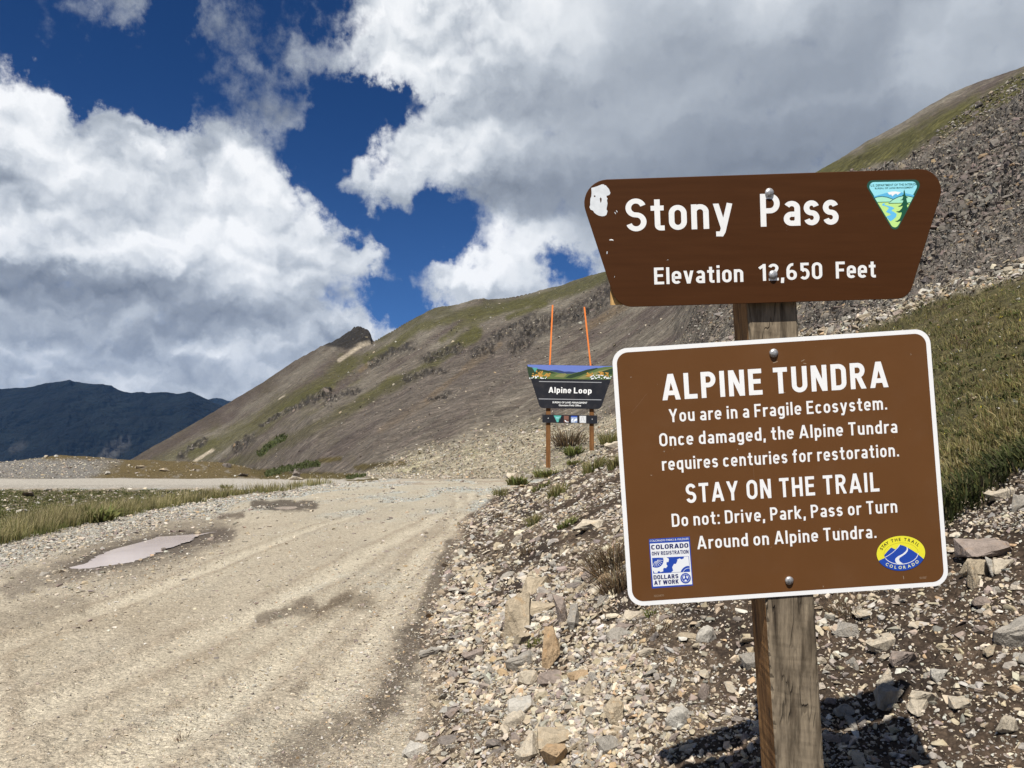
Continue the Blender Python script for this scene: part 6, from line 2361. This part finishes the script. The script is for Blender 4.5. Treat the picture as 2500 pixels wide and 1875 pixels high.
write(db, 'Loop', *ca([(1163, 771), (1580, 780)]), 135 * KA, M_WHITE2, 0.085, 0.74, 0.13)
small_text(db, 'BUREAU OF LAND MANAGEMENT', *ca([(665, 1002), (1478, 1014)]), 40 * KA, M_WHITE2, 0.02)
small_text(db, 'Gunnison Field Office', *ca([(810, 1070), (1332, 1077)]), 40 * KA, M_WHITE2, 0.02)
db.build('lettering', board)
strip = slab('logo_strip', PF, ca([(424, 1270), (1714, 1292), (1716, 1486), (424, 1460)]), 0.02, -0.015, (M_BLACK, M_BLACK), asign)
dg_ = Draw(PF, 0.0202, 0.00012)
S_TEAL, S_RUST, S_LB = flat('logo_teal', (0.10, 0.42, 0.37)), flat('logo_rust', (0.20, 0.09, 0.065)), flat('logo_pale_blue', (0.28, 0.36, 0.56))
dg_.poly(ca([(690, 1292), (872, 1295), (800, 1450), (765, 1450)]), S_TEAL)
dg_.poly(ca([(735, 1335), (835, 1337), (820, 1362), (745, 1360)]), flat('logo_cyan', (0.3, 0.62, 0.68)))
dg_.poly(ca([(805, 1430), (820, 1335), (836, 1400)]), E_TREE)
dg_.poly(ca([(930, 1298), (1042, 1300), (1042, 1455), (930, 1453)]), S_RUST)
dg_.poly(ca([(935, 1385), (1040, 1395), (1038, 1408), (935, 1400)]), M_BLACK)
dg_.poly(ca([(945, 1400), (985, 1405), (970, 1420), (1000, 1435), (1040, 1440), (1040, 1453), (980, 1450), (950, 1425)]), P_WH)
dg_.poly(ca([(1096, 1300), (1243, 1303), (1243, 1462), (1096, 1458)]), S_LB)
dg_.poly(ca([(1096, 1300), (1243, 1303), (1243, 1330), (1096, 1327)]), B_BLUE)
dg_.poly(ca([(1100, 1400), (1130, 1365), (1160, 1372), (1135, 1415), (1105, 1425)]), P_WH)
dg_.poly(ca([(1150, 1415), (1190, 1375), (1240, 1360), (1240, 1410), (1180, 1425)]), P_WH)
dg_.poly(ca([(1105, 1432), (1190, 1436), (1190, 1452), (1105, 1450)]), P_WH)
dg_.poly(ca([(1298, 1300), (1450, 1303), (1450, 1466), (1298, 1462)]), flat('logo_grey', (0.66, 0.68, 0.70)))
dg_.ribbon(ca([(1318, 1435), (1350, 1390), (1355, 1335), (1372, 1318), (1385, 1340), (1390, 1388), (1430, 1440)]), 8 * KA, M_LINE)
dg_.build('logos', strip)
for x, y in ((565, 1362), (1597, 1384)):
    bx_, by_ = ca([(x, y)])[0]
    bolt('bolt', PF, bx_, by_, 1.5, 0.012, 0.0205, M_BOLT, strip)

# ------------------------------------------------------------------ the air between here and the far range
def haze():
    m = bpy.data.materials.new('thin_mountain_air')
    m.use_nodes = True
    t = m.node_tree
    t.nodes.clear()
    v = t.nodes.new('ShaderNodeVolumePrincipled')
    v.inputs['Color'].default_value = (0.15, 0.42, 1.0, 1)
    v.inputs['Density'].default_value = HAZE
    v.inputs['Anisotropy'].default_value = 0.0
    o_ = t.nodes.new('ShaderNodeOutputMaterial')
    t.links.new(v.outputs[0], o_.inputs['Volume'])
    lo, hi = (-11000, -1500, -1700), (6000, 12500, 1800)
    V_ = [(x, y, z) for x in (lo[0], hi[0]) for y in (lo[1], hi[1]) for z in (lo[2], hi[2])]
    Fc = [(0, 1, 3, 2), (4, 6, 7, 5), (0, 4, 5, 1), (2, 3, 7, 6), (0, 2, 6, 4), (1, 5, 7, 3)]
    me = bpy.data.meshes.new('haze')
    me.from_pydata(V_, [], Fc)
    me.materials.append(m)
    o = bpy.data.objects.new('haze', me)
    C.objects.link(o)
    tag(o, kind='stuff')


HAZE = 1.35e-5
haze()
